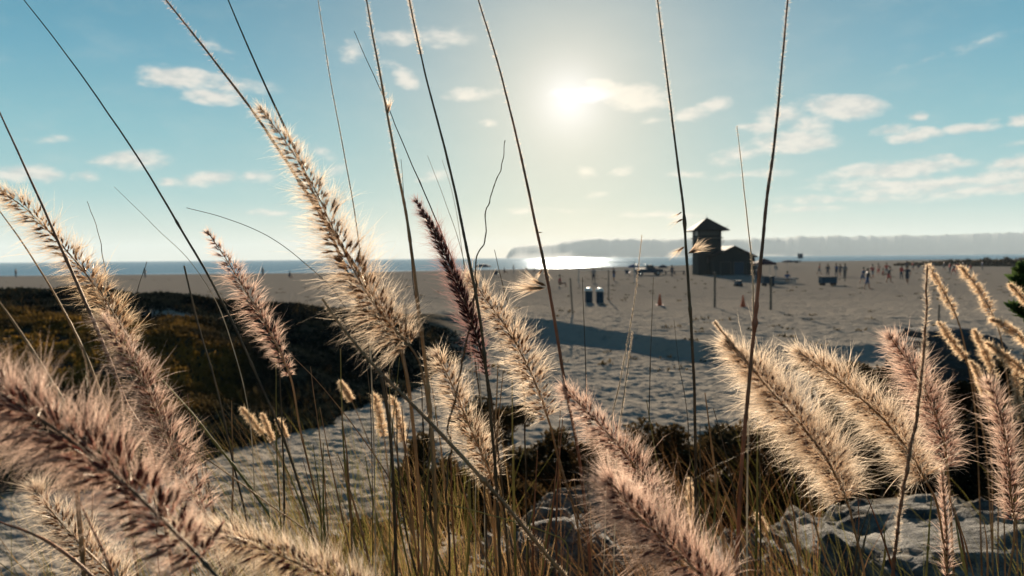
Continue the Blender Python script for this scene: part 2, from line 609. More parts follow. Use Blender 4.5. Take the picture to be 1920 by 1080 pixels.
M['blade_brown'] = leafy('blade_brown', (0.06, 0.025, 0.010), (0.27, 0.14, 0.06), 0.4, scale=5)
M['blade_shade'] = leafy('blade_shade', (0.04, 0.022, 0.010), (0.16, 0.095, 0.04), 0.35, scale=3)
M['dune_blade'] = leafy('dune_blade', (0.012, 0.012, 0.008), (0.075, 0.048, 0.018), 0.3, scale=.8)
M['dune_leaf'] = leafy('dune_leaf', (0.004, 0.008, 0.009), (0.013, 0.015, 0.011), 0.26, 'gold', (0.20, 0.105, 0.020), 0.9)
M['shrub_leaf'] = leafy('shrub_leaf', (0.012, 0.013, 0.009), (0.070, 0.042, 0.016), 0.28, scale=2.5)
M['pine_leaf'] = leafy('pine_leaf', (0.02, 0.04, 0.012), (0.07, 0.10, 0.03), 0.3, scale=5)
M['bark'] = plain('bark', (0.09, 0.06, 0.04), 0.9, 0.4, 8, b=0.6)

# ------------------------------------------------------------------ ground sheet
az_f = np.linspace(-0.95, 0.95, 760)
az_b = np.linspace(0.95, 2 * math.pi - 0.95, 90)[1:-1]
az = np.concatenate([az_f, az_b])
rr = np.concatenate([[0.15, 0.4, 0.8, 1.2, 1.6], np.geomspace(1.9, 7, 90), np.geomspace(7, 40, 620)[1:], np.geomspace(40, 460, 260)[1:], [600, 900, 1500]])
A, R_ = np.meshgrid(az, rr)
gx, gy = np.sin(A) * R_, np.cos(A) * R_
gz = H(gx, gy)
gz = np.where((R_ > 470) & (gy > 0), -2.6, gz)
nr, na = gx.shape
vv = np.stack([gx, gy, gz], -1).reshape(-1, 3)
vv = np.vstack([vv, [[0, 0, 1.5]]])
i, j = np.meshgrid(np.arange(nr - 1), np.arange(na), indexing='ij')
j2 = (j + 1) % na
quads = np.stack([i * na + j, i * na + j2, (i + 1) * na + j2, (i + 1) * na + j], -1).reshape(-1, 4)[:, ::-1]
tri = np.stack([np.arange(na), np.full(na, nr * na), (np.arange(na) + 1) % na], -1)[:, ::-1]


def soil_mask(x, y):
    s = x / np.maximum(y, .3)
    yr = np.interp(s, S_R, Y_R); yl = np.interp(s, S_L, Y_L)
    left = sstep(-s, 0.02, 0.14)
    n_ = 0.8 * fbm(x * .4, y * .4, 61, 3)
    dune = sstep(y + n_, yl + .1, yl + .7) * (1 - sstep(y + n_, yr + 0.3, yr + 1.6)) * left
    edge = 2.2 + 4.2 * sstep(s, -0.20, -0.06)
    bank = 1 - sstep(y + n_ * .5, edge + .6, edge + 2.0)
    dune = dune * (1 - .95 * np.exp(-((x + 10.3 - .3 * (y - 22.6)) / 1.9) ** 2 - ((y - 22.6) / .55) ** 2))
    return np.clip(dune + bank * (y > -1) + (y < 0), 0, 1)


soil = soil_mask(vv[:, 0], vv[:, 1])
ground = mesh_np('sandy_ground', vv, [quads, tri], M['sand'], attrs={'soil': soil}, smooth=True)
tag(ground, 'grey brown sandy beach with rippled sand and dunes', kind='structure')

# ------------------------------------------------------------------ sea
m_, gg = new_mat('sea_water')
geo = gg.n('ShaderNodeNewGeometry')
pos = geo.outputs['Position']
mpn = gg.n('ShaderNodeMapping'); mpn.inputs['Scale'].default_value = (0.06, 1.0, 1.0)
gg.t.links.new(pos, mpn.inputs[0])
h = gg.m('ADD', gg.noise(mpn.outputs[0], 0.12, 5, 0.6), gg.m('MULTIPLY', gg.noise(mpn.outputs[0], 1.1, 4, 0.6), 0.25))
nm = bump(gg, h, 1.0, 1.2)
foam = gg.n('ShaderNodeAttribute', attribute_name='foam').outputs['Fac']
fn = gg.noise(mpn.outputs[0], 0.08, 4, 0.7)
ff = gg.m('MULTIPLY', foam, gg.smooth(fn, 0.40, 0.55), clamp=True)
c = gg.mix(ff, (0.020, 0.070, 0.105), (0.75, 0.78, 0.78))
p = gg.n('ShaderNodeBsdfGlossy')
p.inputs[0].default_value = (0.80, 0.90, 1.0, 1)
p.inputs['Roughness'].default_value = 0.10
gg.t.links.new(nm, p.inputs['Normal'])
df = gg.n('ShaderNodeBsdfDiffuse'); gg.put(df.inputs[0], c)
mxs = gg.n('ShaderNodeMixShader')
gg.put(mxs.inputs[0], gg.m('SUBTRACT', 0.36, gg.m('MULTIPLY', ff, 0.32)))
gg.t.links.new(df.outputs[0], mxs.inputs[1]); gg.t.links.new(p.outputs[0], mxs.inputs[2])
finish(gg, mxs.outputs[0])
M['sea'] = m_
saz = np.linspace(-1.4, 1.4, 240)
sr = np.concatenate([np.linspace(60, 560, 126), np.geomspace(600, 9200, 30)])
A, R_ = np.meshgrid(saz, sr)
sx, sy = np.sin(A) * R_, np.cos(A) * R_
ss = sx / np.maximum(sy, 1)
sh = np.interp(ss, [-1.5, -.69, -.26, .03, .21, .3, .39, .69, 1.5], [150, 160, 165, 193, 235, 280, 360, 410, 430])
fo = np.exp(-((sy - sh - 26) / 7) ** 2) + 0.8 * np.exp(-((sy - sh - 60) / 6) ** 2)
nr, na = sx.shape
i, j = np.meshgrid(np.arange(nr - 1), np.arange(na - 1), indexing='ij')
q = np.stack([i * na + j, i * na + j + 1, (i + 1) * na + j + 1, (i + 1) * na + j], -1).reshape(-1, 4)[:, ::-1]
sea = mesh_np('sea', np.stack([sx, sy, np.full_like(sx, -0.9)], -1).reshape(-1, 3), [q], M['sea'], attrs={'foam': fo.ravel()}, smooth=True)
tag(sea, 'calm ocean with sun glitter and low surf', kind='structure')

# ------------------------------------------------------------------ headland across the bay
M['hill'] = plain('headland_scrub', (0.085, 0.08, 0.06), 0.95, 0.4, 0.01)
pu = [930, 950, 957, 966, 985, 1035, 1052, 1080, 1130, 1250, 1310, 1380, 1450, 1500, 1560, 1640, 1700, 1800, 1900, 2050, 2300]
pv = [486, 480, 468, 461, 459, 457.5, 453, 449, 447, 448.5, 448, 448, 447, 444, 442, 441, 439, 438, 436, 440, 470]
DH = 5200.0
us = np.linspace(935, 2300, 520)
tops = []
for u in us:
    vt = np.interp(u, pu, pv)
    tops.append(max(P(u, vt, DH)[2], -2) * (1 + 0.045 * float(fbm(np.array(u * .09), np.array(1.0), 3, 4)) + .03 * float(fbm(np.array(u * .008), np.array(4.0), 5, 2))))
tops = np.array(tops)
prof = [(-700, 0), (-520, .12), (-330, .42), (-150, .8), (0, 1.0), (300, .9), (700, .5), (1200, 0)]
vs = []
for u, tz in zip(us, tops):
    for (dd, k) in prof:
        pt = P(u, 480, DH + dd * (0.35 + 0.65 * min(1, tz / 100)))
        zz = tz * k * (1 + 0.10 * float(fbm(np.array(u * .05), np.array(dd * .004), 7, 3)) * (k < 1)) - (4 if k == 0 else 0)
        vs.append((pt[0], pt[1], zz))
k = len(prof)
q = [(a * k + b, (a + 1) * k + b, (a + 1) * k + b + 1, a * k + b + 1) for a in range(len(us) - 1) for b in range(k - 1)]
hill = mesh_np('headland_hills', vs, [q], M['hill'], smooth=True)
tag(hill, 'long hazy flat topped headland across the bay', kind='structure')

# ------------------------------------------------------------------ lifeguard station
M['wood_dark'] = plain('weathered_wall', (0.009, 0.016, 0.018), 0.85, 0.35, 1.2, b=0.3)
M['roof_dark'] = plain('dark_roof', (0.008, 0.009, 0.009), 0.8, 0.3, 2.0, b=0.3)
M['trim_grey'] = plain('grey_trim', (0.045, 0.05, 0.05), 0.7, 0.2, 2)
M['glass_dark'] = plain('window_glass', (0.012, 0.018, 0.022), 0.35, 0.2, 1, spec=0.3)
M['blue_paint'] = plain('blue_paint', (0.010, 0.030, 0.052), 0.5, 0.3, 2)
M['blue_mid'] = plain('mid_blue', (0.008, 0.04, 0.07), 0.5, 0.25, 2)
M['white_paint'] = plain('white_paint', (0.5, 0.48, 0.45), 0.5, 0.1, 3)
M['black_rubber'] = plain('rubber', (0.02, 0.02, 0.022), 0.8, 0.2, 5)
M['orange'] = plain('orange_plastic', (0.42, 0.09, 0.04), 0.5, 0.15, 4)
M['post_wood'] = plain('post_wood', (0.12, 0.095, 0.075), 0.9, 0.4, 6, b=0.4)
M['skin_a'] = plain('skin_light', (0.42, 0.24, 0.17), 0.6, 0.1, 5)
M['skin_b'] = plain('skin_tan', (0.26, 0.14, 0.09), 0.6, 0.1, 5)
M['cloth_dark'] = plain('cloth_dark', (0.03, 0.035, 0.05), 0.9, 0.3, 4)
M['cloth_blue'] = plain('cloth_blue', (0.03, 0.06, 0.13), 0.9, 0.3, 4)
M['cloth_red'] = plain('cloth_red', (0.30, 0.04, 0.035), 0.9, 0.3, 4)
M['cloth_grey'] = plain('cloth_grey', (0.15, 0.14, 0.14), 0.9, 0.3, 4)
M['hair'] = plain('hair_dark', (0.03, 0.02, 0.015), 0.8, 0.3, 9)
M['canopy'] = plain('canopy_cloth', (0.035, 0.014, 0.022), 0.9, 0.2, 2)
M['metal'] = plain('grey_metal', (0.25, 0.26, 0.27), 0.4, 0.15, 3, metal=0.6)
M['net'] = plain('net_tape', (0.7, 0.68, 0.62), 0.8, 0.1, 3)

DT = 119.0


def tw(u, v=500, d=DT): return P(u, v, d)


tx, ty = tw(1325)[0], tw(1325)[1]
st = empty('lifeguard_station', (tx, ty, 0), 'dark wooden lifeguard station with square lookout tower and low gabled wing on the beach', 'lifeguard station')
pxm = DT / F
hw = 21.5 * pxm                                   # half width of the tower shaft
ztop = tw(1325, 433)[2]; zpk = tw(1325, 408)[2]; zbase = -0.2
mb = MB(); mb.box((tx, ty, (zbase + ztop - 1.25) / 2), (2 * hw, 2 * hw, ztop - 1.25 - zbase)); mb.build('tower_wall', M['wood_dark'], st)
mb = MB()
mb.box((tx, ty, ztop - 1.17), (2 * hw + .55, 2 * hw + .55, .14)); mb.build('lookout_deck', M['trim_grey'], st)
cabw = MB()
for sx_ in (-1, 1):
    for sy_ in (-1, 1):
        cabw.box((tx + sx_ * (hw - .14), ty + sy_ * (hw - .14), ztop - .55), (.28, .28, 1.1))
cabw.box((tx, ty, ztop - .92), (2 * hw - .3, 2 * hw - .3, .34))
cabw.build('lookout_frame', M['wood_dark'], st)
for (dx, dy, w_, l_) in ((0, -1, 2 * hw - .58, .04), (0, 1, 2 * hw - .58, .04), (-1, 0, .04, 2 * hw - .58), (1, 0, .04, 2 * hw - .58)):
    f = MB(); f.box((tx + dx * (hw - .20), ty + dy * (hw - .20), ztop - .38), (w_, l_, .76)); f.build('lookout_window', M['glass_dark'], st)
e = hw + 12 * pxm
roof = MB()
v_ = [(tx - e, ty - e, ztop - .05), (tx + e, ty - e, ztop - .05), (tx + e, ty + e, ztop - .05), (tx - e, ty + e, ztop - .05),
      (tx - e, ty - e, ztop + .08), (tx + e, ty - e, ztop + .08), (tx + e, ty + e, ztop + .08), (tx - e, ty + e, ztop + .08),
      (tx - .08, ty, zpk - .05), (tx + .08, ty, zpk - .05)]
roof.raw(v_, [(3, 2, 1, 0), (0, 1, 5, 4), (1, 2, 6, 5), (2, 3, 7, 6), (3, 0, 4, 7), (4, 5, 9, 8), (5, 6, 9), (6, 7, 8, 9), (7, 4, 8)])
ro = roof.build('tower_roof', M['roof_dark'], st)
fin = MB(); fin.tube([(tx, ty, zpk - .1), (tx, ty, zpk + .35)], .04, 6); fin.build('finial', M['metal'], st)
ant = MB(); ant.tube([(tx + e - .4, ty, ztop + .3), (tx + e + .55, ty, ztop + .75)], .03, 6)
ant.tube([(tx + e + .5, ty - .25, ztop + .8), (tx + e + .55, ty + .25, ztop + .7)], .05, 6); ant.build('antenna', M['metal'], st)
rl = MB()
zr_ = tw(1350, 455)[2]
for zz in (zr_, zr_ + .3): rl.tube([(tx + hw - .05, ty - .4, zz), (tx + hw + .8, ty - .4, zz)], .035, 6)
rl.tube([(tx + hw + .78, ty - .4, zr_ - .1), (tx + hw + .78, ty - .4, zr_ + .5)], .035, 6)
rl.build('side_bracket', M['metal'], st)
# gabled wing: ridge runs away from the viewer, gable end faces the camera
gx0, gx1, gxp = tw(1322)[0], tw(1403)[0], tw(1362)[0]
gz0, gz1, gzp = tw(1322, 483)[2], tw(1403, 481)[2], tw(1362, 463)[2]
y0, y1 = ty - hw - 2.2, ty + 6.5
wl = MB()
wall_z = gz1 - .05
v_ = []
for yq in (y0, y1):
    v_ += [(gx0 + .15, yq, zbase), (gx1 - .25, yq, zbase), (gx1 - .25, yq, wall_z), (gxp, yq, gzp - .18), (gx0 + .15, yq, wall_z)]
wl.raw(v_, [(0, 1, 2, 3, 4), (9, 8, 7, 6, 5), (0, 5, 6, 1), (1, 6, 7, 2), (4, 9, 5, 0)])
wl.build('wing_wall', M['wood_dark'], st)
rf = MB()
for (xa, za, sg) in ((gx0 - .1, wall_z - .08, -1), (gx1 + .1, wall_z - .08, 1)):
    a, b = (xa, za), (gxp + .004 * sg, gzp)
    v_ = [(a[0], y0 - .4, a[1]), (b[0], y0 - .4, b[1]), (b[0], y1 + .4, b[1]), (a[0], y1 + .4, a[1])]
    v2 = [(p_[0], p_[1], p_[2] + .16) for p_ in v_]
    rf.raw(v_ + v2, [(0, 1, 2, 3), (7, 6, 5, 4), (0, 4, 5, 1), (1, 5, 6, 2), (2, 6, 7, 3), (3, 7, 4, 0)])
rf.build('wing_roof', M['roof_dark'], st)
for (uu, w_, hh, nm_, mt) in ((1347, 1.5, 2.0, 'garage_door', 'trim_grey'), (1371, 1.5, 2.0, 'garage_door', 'blue_paint'), (1390, .9, 1.95, 'door', 'trim_grey')):
    f = MB(); xx = tw(uu)[0]
    f.box((xx, y0 - .03, hh / 2), (w_, .06, hh)); fo_ = f.build(nm_, M['wood_dark'] if mt == 'trim_grey' else M['blue_paint'], st)
    f = MB()
    for sx_ in (-1, 1): f.box((xx + sx_ * (w_ / 2 + .05), y0 - .05, hh / 2 + .05), (.09, .1, hh + .1))
    f.box((xx, y0 - .05, hh + .06), (w_ + .2, .11, .1)); f.build('door_frame', M['trim_grey'], st)
f = MB(); f.box((tx, ty - hw - .03, 2.3), (.8, .06, .9)); wq = f.build('window', M['glass_dark'], st)
bx = MB(); bx.box((gx1 + .35, y0 + 1.0, .75), (.9, 1.6, 1.5)); bx.build('side_locker', M['blue_mid'], st)
lf = MB(); lf.box((gx0 - .35, ty - .2, .95), (.55, 1.4, 1.9)); lf.build('side_cabinet', M['trim_grey'], st)


# ------------------------------------------------------------------ people on the beach
def person(u, vfoot, hgt, pose, top, bottom, skin, label, face=0.0, group='beachgoers far out on the sand'):
    b = beach(u, vfoot)
    hgt_m = hgt
    s = hgt_m / 1.75
    stride, arm, lean, crouch = {'stand': (0.06, 0.05, 0, 0), 'walk': (0.30, 0.28, .04, 0), 'reach': (0.12, 0.6, .05, 0),
                                 'play': (0.26, 0.9, .10, 0.06), 'sit': (0.35, 0.25, .05, 0.52)}[pose]
    hipz = .93 - crouch
    J = {}
    e_ = []

    def add(n, p, r, par=None):
        J[n] = (len(J), p, r)
        if par is not None: e_.append((J[par][0], J[n][0]))
    add('pelvis', (0, 0, hipz), .125)
    add('waist', (0, -lean * .3, hipz + .17), .115, 'pelvis')
    add('chest', (0, -lean, hipz + .38), .145, 'waist')
    add('neck', (0, -lean * 1.2, hipz + .55), .055, 'chest')
    add('chin', (0, -lean * 1.4 - .01, hipz + .63), .075, 'neck')
    add('head', (0, -lean * 1.4, hipz + .74), .098, 'chin')
    for q_, sg in (('l', -1), ('r', 1)):
        k_ = sg * stride
        kneez = .48 if crouch < .3 else .42
        add('hip' + q_, (.09 * sg, 0, hipz - .06), .10, 'pelvis')
        add('knee' + q_, (.11 * sg, -k_ * .5 - crouch * .8, kneez if crouch < .3 else .40), .062, 'hip' + q_)
        add('ankle' + q_, (.11 * sg, k_ * -.9 + (0.12 if k_ > 0.2 else 0) - crouch * .6, .09), .042, 'knee' + q_)
        add('toe' + q_, (.12 * sg, k_ * -.9 - .15 - crouch * .6, .035), .032, 'ankle' + q_)
        add('shoulder' + q_, (.18 * sg, -lean, hipz + .47), .062, 'chest')
        ah = arm if (arm > .5 and sg > 0) else min(arm, .3)
        add('elbow' + q_, (.25 * sg + .06 * ah * sg, -lean - .10 * ah + .1 * k_, hipz + .20 + .35 * max(0, ah - .3)), .043, 'shoulder' + q_)
        add('hand' + q_, (.27 * sg + .12 * ah * sg, -lean - .34 * ah + .2 * k_, hipz - .04 + .75 * max(0, ah - .3)), .036, 'elbow' + q_)
    me = bpy.data.meshes.new('person_sk')
    lst = sorted(J.values())
    me.from_pydata([tuple(c_ * s for c_ in p_) for (_, p_, _) in lst], e_, [])
    o = bpy.data.objects.new('person_sk', me)
    COL.objects.link(o)
    sk = o.modifiers.new('skin', 'SKIN')
    for (k_, _, r_) in lst:
        me.skin_vertices[0].data[k_].radius = (r_ * s, r_ * s)
    me.skin_vertices[0].data[0].use_root = True
    sb = o.modifiers.new('sub', 'SUBSURF'); sb.levels = 1
    dg = bpy.context.evaluated_depsgraph_get()
    nm_ = bpy.data.meshes.new_from_object(o.evaluated_get(dg))
    bpy.data.objects.remove(o)
    nm_.materials.clear()
    for k_ in (skin, bottom, top): nm_.materials.append(M[k_])
    for pl in nm_.polygons:
        c_ = pl.center
        z_ = c_.z / s
        in_arm = abs(c_.x / s) > .245
        if z_ > hipz + .50 or (in_arm and z_ < hipz + .3): k_ = 0
        elif z_ > hipz + .06: k_ = 2
        elif z_ > min(.46, hipz - .02) or (pose == 'stand' and bottom == 'cloth_dark'): k_ = 1
        else: k_ = 0
        pl.material_index = k_
        pl.use_smooth = True
    r_ = bpy.data.objects.new('person', nm_)
    COL.objects.link(r_)
    r_.location = (b[0], b[1], float(H(b[0], b[1])) - .01)
    r_.rotation_euler = (0, 0, face); r_.scale = (1.15, 1.15, 1.0)
    tag(r_, label, 'person', group)
    hm = bmesh.new()
    bmesh.ops.create_icosphere(hm, subdivisions=2, radius=.108 * s)
    for v in hm.verts:
        v.co.z *= 1.12
        if v.co.y < -.03 * s and v.co.z < .05 * s: v.co.y *= .35
        v.co += Vector((0, (-lean * 1.4 + .022) * s, (hipz + .765) * s))
    m2 = bpy.data.meshes.new('hair'); hm.to_mesh(m2); hm.free(); m2.materials.append(M['hair'])
    ho = bpy.data.objects.new('hair', m2); ho.parent = r_; COL.objects.link(ho)
    return r_


PEOPLE = [
    (1113, 530, 1.75, 'stand', 'cloth_grey', 'cloth_dark', 'skin_b', 'person standing upright beside the volleyball net', .3),
    (1151, 527, 1.70, 'stand', 'cloth_dark', 'cloth_blue', 'skin_b', 'person in dark clothes standing right of the volleyball net', 2.0),
    (1049, 538, 1.70, 'sit', 'cloth_red', 'cloth_dark', 'skin_b', 'person crouching low on the sand left of the volleyball net', 1.2),
    (1536, 515, 1.70, 'walk', 'cloth_red', 'cloth_grey', 'skin_b', 'person in dull red just left of the blue gear cart', 1.0),
    (1552, 519, 1.75, 'stand', 'cloth_dark', 'cloth_dark', 'skin_b', 'person in black directly behind the blue gear cart', 0),
    (1568, 518, 1.75, 'stand', 'cloth_blue', 'cloth_dark', 'skin_b', 'person in blue at the left of the tight group behind the cart', .5),
    (1575, 517, 1.65, 'reach', 'cloth_dark', 'cloth_dark', 'skin_b', 'person with raised arm in the tight group behind the cart', 2.4),
    (1584, 521, 1.85, 'stand', 'cloth_grey', 'cloth_dark', 'skin_b', 'tall person at the right of the tight group behind the cart', -1),
    (1617, 531, 1.70, 'play', 'cloth_blue', 'cloth_blue', 'skin_a', 'person with bare legs left of the nearest walker in the middle group', .6),
    (1626, 542, 1.80, 'walk', 'cloth_dark', 'cloth_blue', 'skin_b', 'nearest walker in dark blue in the middle group on the sand', 1.4),
    (1636, 522, 1.75, 'walk', 'cloth_red', 'cloth_grey', 'skin_a', 'person in red right behind the nearest walker', -1.3),
    (1647, 516, 1.70, 'stand', 'skin_a', 'cloth_red', 'skin_a', 'bare chested person in red shorts in the playing group', .2),
    (1655, 519, 1.60, 'sit', 'cloth_red', 'cloth_dark', 'skin_b', 'person bending low in the middle of the playing group', .9),
    (1662, 517, 1.80, 'reach', 'cloth_red', 'cloth_grey', 'skin_a', 'person in red reaching up in the playing group', -.5),
    (1666, 530, 1.75, 'play', 'cloth_dark', 'cloth_red', 'skin_b', 'person in red shorts at the front of the playing group', 1.0),
    (1690, 524, 1.75, 'stand', 'cloth_red', 'cloth_dark', 'skin_b', 'left person of the pair standing close together on the right sand', 0.4),
    (1701, 532, 1.80, 'walk', 'cloth_dark', 'cloth_dark', 'skin_b', 'right person of the pair standing close together on the right sand', -.8),
    (1733, 512, 1.70, 'stand', 'cloth_dark', 'cloth_blue', 'skin_b', 'person in dark blue by the left end of the far scrub row', .4),
    (1740, 514, 1.75, 'walk', 'cloth_dark', 'cloth_dark', 'skin_b', 'person in black walking by the left end of the far scrub row', 1.5),
    (1781, 512, 1.70, 'stand', 'cloth_red', 'cloth_dark', 'skin_b', 'person in red top before the far scrub row', 1.5),
    (1788, 516, 1.75, 'walk', 'cloth_grey', 'cloth_red', 'skin_a', 'person in grey top and red shorts before the far scrub row', .5),
    (1795, 511, 1.70, 'stand', 'cloth_red', 'cloth_red', 'skin_a', 'person all in red before the far scrub row', .1),
    (1761, 534, 1.25, 'sit', 'cloth_blue', 'cloth_blue', 'skin_b', 'small crouching figure alone on the right sand', .3)]
for (u, v, po, tp) in ((1700, 506, 'stand', 'cloth_dark'), (1712, 507, 'walk', 'cloth_red'), (1722, 505, 'sit', 'cloth_dark'), (1749, 509, 'stand', 'cloth_grey'), (1770, 507, 'walk', 'cloth_dark'), (1806, 508, 'stand', 'cloth_dark'), (1820, 507, 'sit', 'cloth_red'), (1842, 506, 'stand', 'cloth_blue')):
    PEOPLE.append((u, v, 1.72, po, tp, 'cloth_dark', 'skin_b', 'tiny distant figure in the scattered crowd along the far scrub row', u * .7))
for (u, v, po, tp) in ((945, 513, 'sit', 'cloth_dark'), (963, 512, 'stand', 'cloth_dark'), (987, 512, 'sit', 'cloth_grey'), (1003, 511, 'sit', 'cloth_dark'), (1128, 506, 'stand', 'cloth_dark')):
    PEOPLE.append((u, v, 1.65, po, tp, 'cloth_dark', 'skin_b', 'tiny distant figure on the shore before the sun glitter', u * .7))
for (u, v, po, tp) in ((1260, 519, 'stand', 'cloth_dark'), (1421, 529, 'stand', 'cloth_dark'), (1476, 530, 'sit', 'cloth_blue')):
    PEOPLE.append((u, v, 1.72, po, tp, 'cloth_dark', 'skin_b', {1260: 'person standing by the long bench left of the tower', 1421: 'person standing under the edge of the canopy tent', 1476: 'person crouching at the right end of the long low table'}[u], u * .7))
for (u, v, hg, po, tp, bt, sk_, lb, fc) in PEOPLE:
    person(u, v, hg, po, tp, bt, sk_, lb, fc)
for (u, v, lb, tp) in ((30, 520, 'distant person at the water edge beyond the left dune', 'cloth_dark'),
                       (493, 519, 'distant person in dark clothes at the shore left of the tall pale plume', 'cloth_grey'),
                       (543, 522, 'distant person sitting at the shore just left of the tall pale plume', 'cloth_dark'),
                       (272, 521, 'distant person at the shoreline over the dark dune', 'cloth_grey')):
    person(u, v, 1.7, 'stand' if 'sitting' not in lb else 'sit', tp, 'cloth_dark', 'skin_b', lb, random.Random(u).uniform(0, 3))

# ------------------------------------------------------------------ beach furniture
for (u, v, lb) in ((1104, 566, 'dark blue trash barrel with white lid, the left of the pair on the sand'),
                   (1125, 567, 'dark blue trash barrel with white lid, the right of the pair on the sand')):
    b = beach(u, v)
    t = empty('trash_barrel', (b[0], b[1], 0), lb, 'trash barrel', 'trash barrels on the open sand')
    q_ = MB(); q_.lathe((b[0], b[1], -.05), [(.23, 0), (.25, .05), (.25, .32), (.265, .34), (.25, .36), (.25, .62), (.265, .64), (.25, .66), (.24, .78)], 18)
    q_.build('drum', M['blue_paint'], t)
    q_ = MB(); q_.lathe((b[0] - .03, b[1], .725), [(.275, 0), (.28, .06), (.24, .16), (.14, .22), (.02, .24)], 18)
    q_.build('lid', M['white_paint'], t)
for (u, v, lb) in ((1237, 573, 'orange traffic cone on the sand left of the station'), (1393, 577, 'orange traffic cone on the sand in front of the station')):
    b = beach(u, v)
    t = empty('traffic_cone', (b[0], b[1], 0), lb, 'traffic cone', 'traffic cones on the sand')
    q_ = MB(); q_.box((b[0], b[1], .02), (.42, .42, .06)); q_.build('cone_base', M['orange'], t)
    q_ = MB(); q_.lathe((b[0], b[1], .05), [(.16, 0), (.11, .25), (.07, .48), (.035, .66), (.03, .68)], 14); q_.build('cone_body', M['orange'], t)
POSTS = [(983, 509, 536, 'short thin beach post before the sun glitter'), (1074, 521, 592, 'leaning wooden beach post left of the blue barrels'),
         (1141, 509, 563, 'wooden beach post just right of the blue barrels'), (1340, 513, 577, 'wooden post standing before the lifeguard station'),
         (1445, 521, 581, 'wooden post right of the lifeguard station'), (1760, 571, 601, 'short stubby post low on the right sand'),
         (1584, 496, 528, 'pole beside the group behind the blue cart')]
for (u, vt, vb, lb) in POSTS:
    b = beach(u, vb)
    hgt = (vb - vt) / F * b[1]
    lean_ = -.12 if 'leaning' in lb else .01
    t = empty('beach_post', (b[0], b[1], 0), lb, 'post', 'posts standing on the beach')
    q_ = MB(); r_ = .065 if u in (1340, 1445) else .045
    q_.tube([(b[0], b[1], -.1), (b[0] + lean_ * .5, b[1], hgt * .5), (b[0] + lean_, b[1], hgt)], [r_, r_ * .95, r_ * .9], 9)
    q_.build('post_shaft', M['post_wood'], t)
    if u in (1340, 1445, 1141):
        q_ = MB(); q_.lathe((b[0] + lean_, b[1], hgt), [(r_ * 1.25, 0), (r_ * 1.3, .05), (r_ * .7, .1)], 9); q_.build('post_cap', M['trim_grey'], t)
# volleyball net
na_, nb_ = beach(1085, 531), beach(1190, 530)
t = empty('volleyball_net', (na_ + nb_) / 2 * np.array([1, 1, 0]), 'pale volleyball net stretched between two poles by the standing people', 'volleyball net')
for b in (na_, nb_):
    q_ = MB(); q_.tube([(b[0], b[1], -.1), (b[0], b[1], 2.45)], .05, 8); q_.build('pole', M['metal'], t)
q_ = MB()
for zz in (2.38, 1.5):
    q_.tube([na_ + [0, 0, zz], nb_ + [0, 0, zz]], .02, 4)
q_.build('net_band', M['net'], t)
q_ = MB()
for k in range(41):
    pt = na_ + (nb_ - na_) * (k / 40)
    q_.tube([pt + [0, 0, 1.52], pt + [0, 0, 2.36]], .004, 3, False)
for k in range(1, 5):
    q_.tube([na_ + [0, 0, 1.5 + .17 * k], nb_ + [0, 0, 1.5 + .17 * k]], .004, 3, False)
q_.build('mesh', M['black_rubber'], t)


# parked pickup trucks / buggy
def truck(u, v, length, label, hue, face=0):
    b = beach(u, v)
    t = empty('beach_pickup', (b[0], b[1], 0), label, 'pickup truck')
    bx_, by_ = b[0], b[1]
    Lh = length / 2

    def ext(prof_, w):
        q_ = MB(); n_ = len(prof_)
        v_ = [(bx_ + x, by_ - w / 2, z) for x, z in prof_] + [(bx_ + x, by_ + w / 2, z) for x, z in prof_]
        q_.raw(v_, [tuple(range(n_)), tuple(range(2 * n_ - 1, n_ - 1, -1))] + [(i_, i_ + n_, (i_ + 1) % n_ + n_, (i_ + 1) % n_) for i_ in range(n_)])
        return q_
    ext([(-Lh, .42), (Lh, .42), (Lh, .78), (Lh - .15, 1.0), (Lh * .42, 1.08), (-Lh, 1.08)], 1.8).build('body', hue, t)
    ext([(-Lh * .18, 1.09), (Lh * .45, 1.09), (Lh * .22, 1.66), (-Lh * .12, 1.68)], 1.55).build('cab', hue, t)
    ext([(-Lh * .14, 1.16), (Lh * .38, 1.16), (Lh * .2, 1.58), (-Lh * .09, 1.6)], 1.562).build('window', M['glass_dark'], t)
    for sx_ in (-1, 1):
        for sy_ in (-1, 1):
            c_ = (bx_ + sx_ * Lh * .62, by_ + sy_ * .82, .38)
            q_ = MB(); q_.tube([(c_[0], c_[1] - .13, c_[2]), (c_[0], c_[1] + .13, c_[2])], .38, 18); wq_ = q_.build('wheel', M['black_rubber'], t)
            q_ = MB(); q_.tube([(c_[0], c_[1] - .14, c_[2]), (c_[0], c_[1] + .14, c_[2])], .19, 12); h_ = q_.build('rim', M['metal'], t)
    q_ = MB()
    for xx in (-Lh * .9, -Lh * .25): q_.tube([(bx_ + xx, by_ - .8, 1.06), (bx_ + xx, by_ - .8, 1.75), (bx_ + xx, by_ + .8, 1.75), (bx_ + xx, by_ + .8, 1.06)], .03, 6)
    for yy in (-.8, .8): q_.tube([(bx_ - Lh * .9, by_ + yy, 1.75), (bx_ - Lh * .25, by_ + yy, 1.75)], .03, 6)
    q_.build('roof_rack', M['metal'], t)
    q_ = MB(); q_.box((bx_ + Lh - .02, by_ - .62, .85), (.08, .28, .16)); q_.build('headlight', M['white_paint'], t)
    q_ = MB(); q_.box((bx_ + Lh - .02, by_ + .62, .85), (.08, .28, .16)); q_.build('headlight', M['white_paint'], t)


truck(1216, 516, 4.4, 'dark blue pickup truck with roof rack parked left of the lifeguard station', M['blue_paint'])


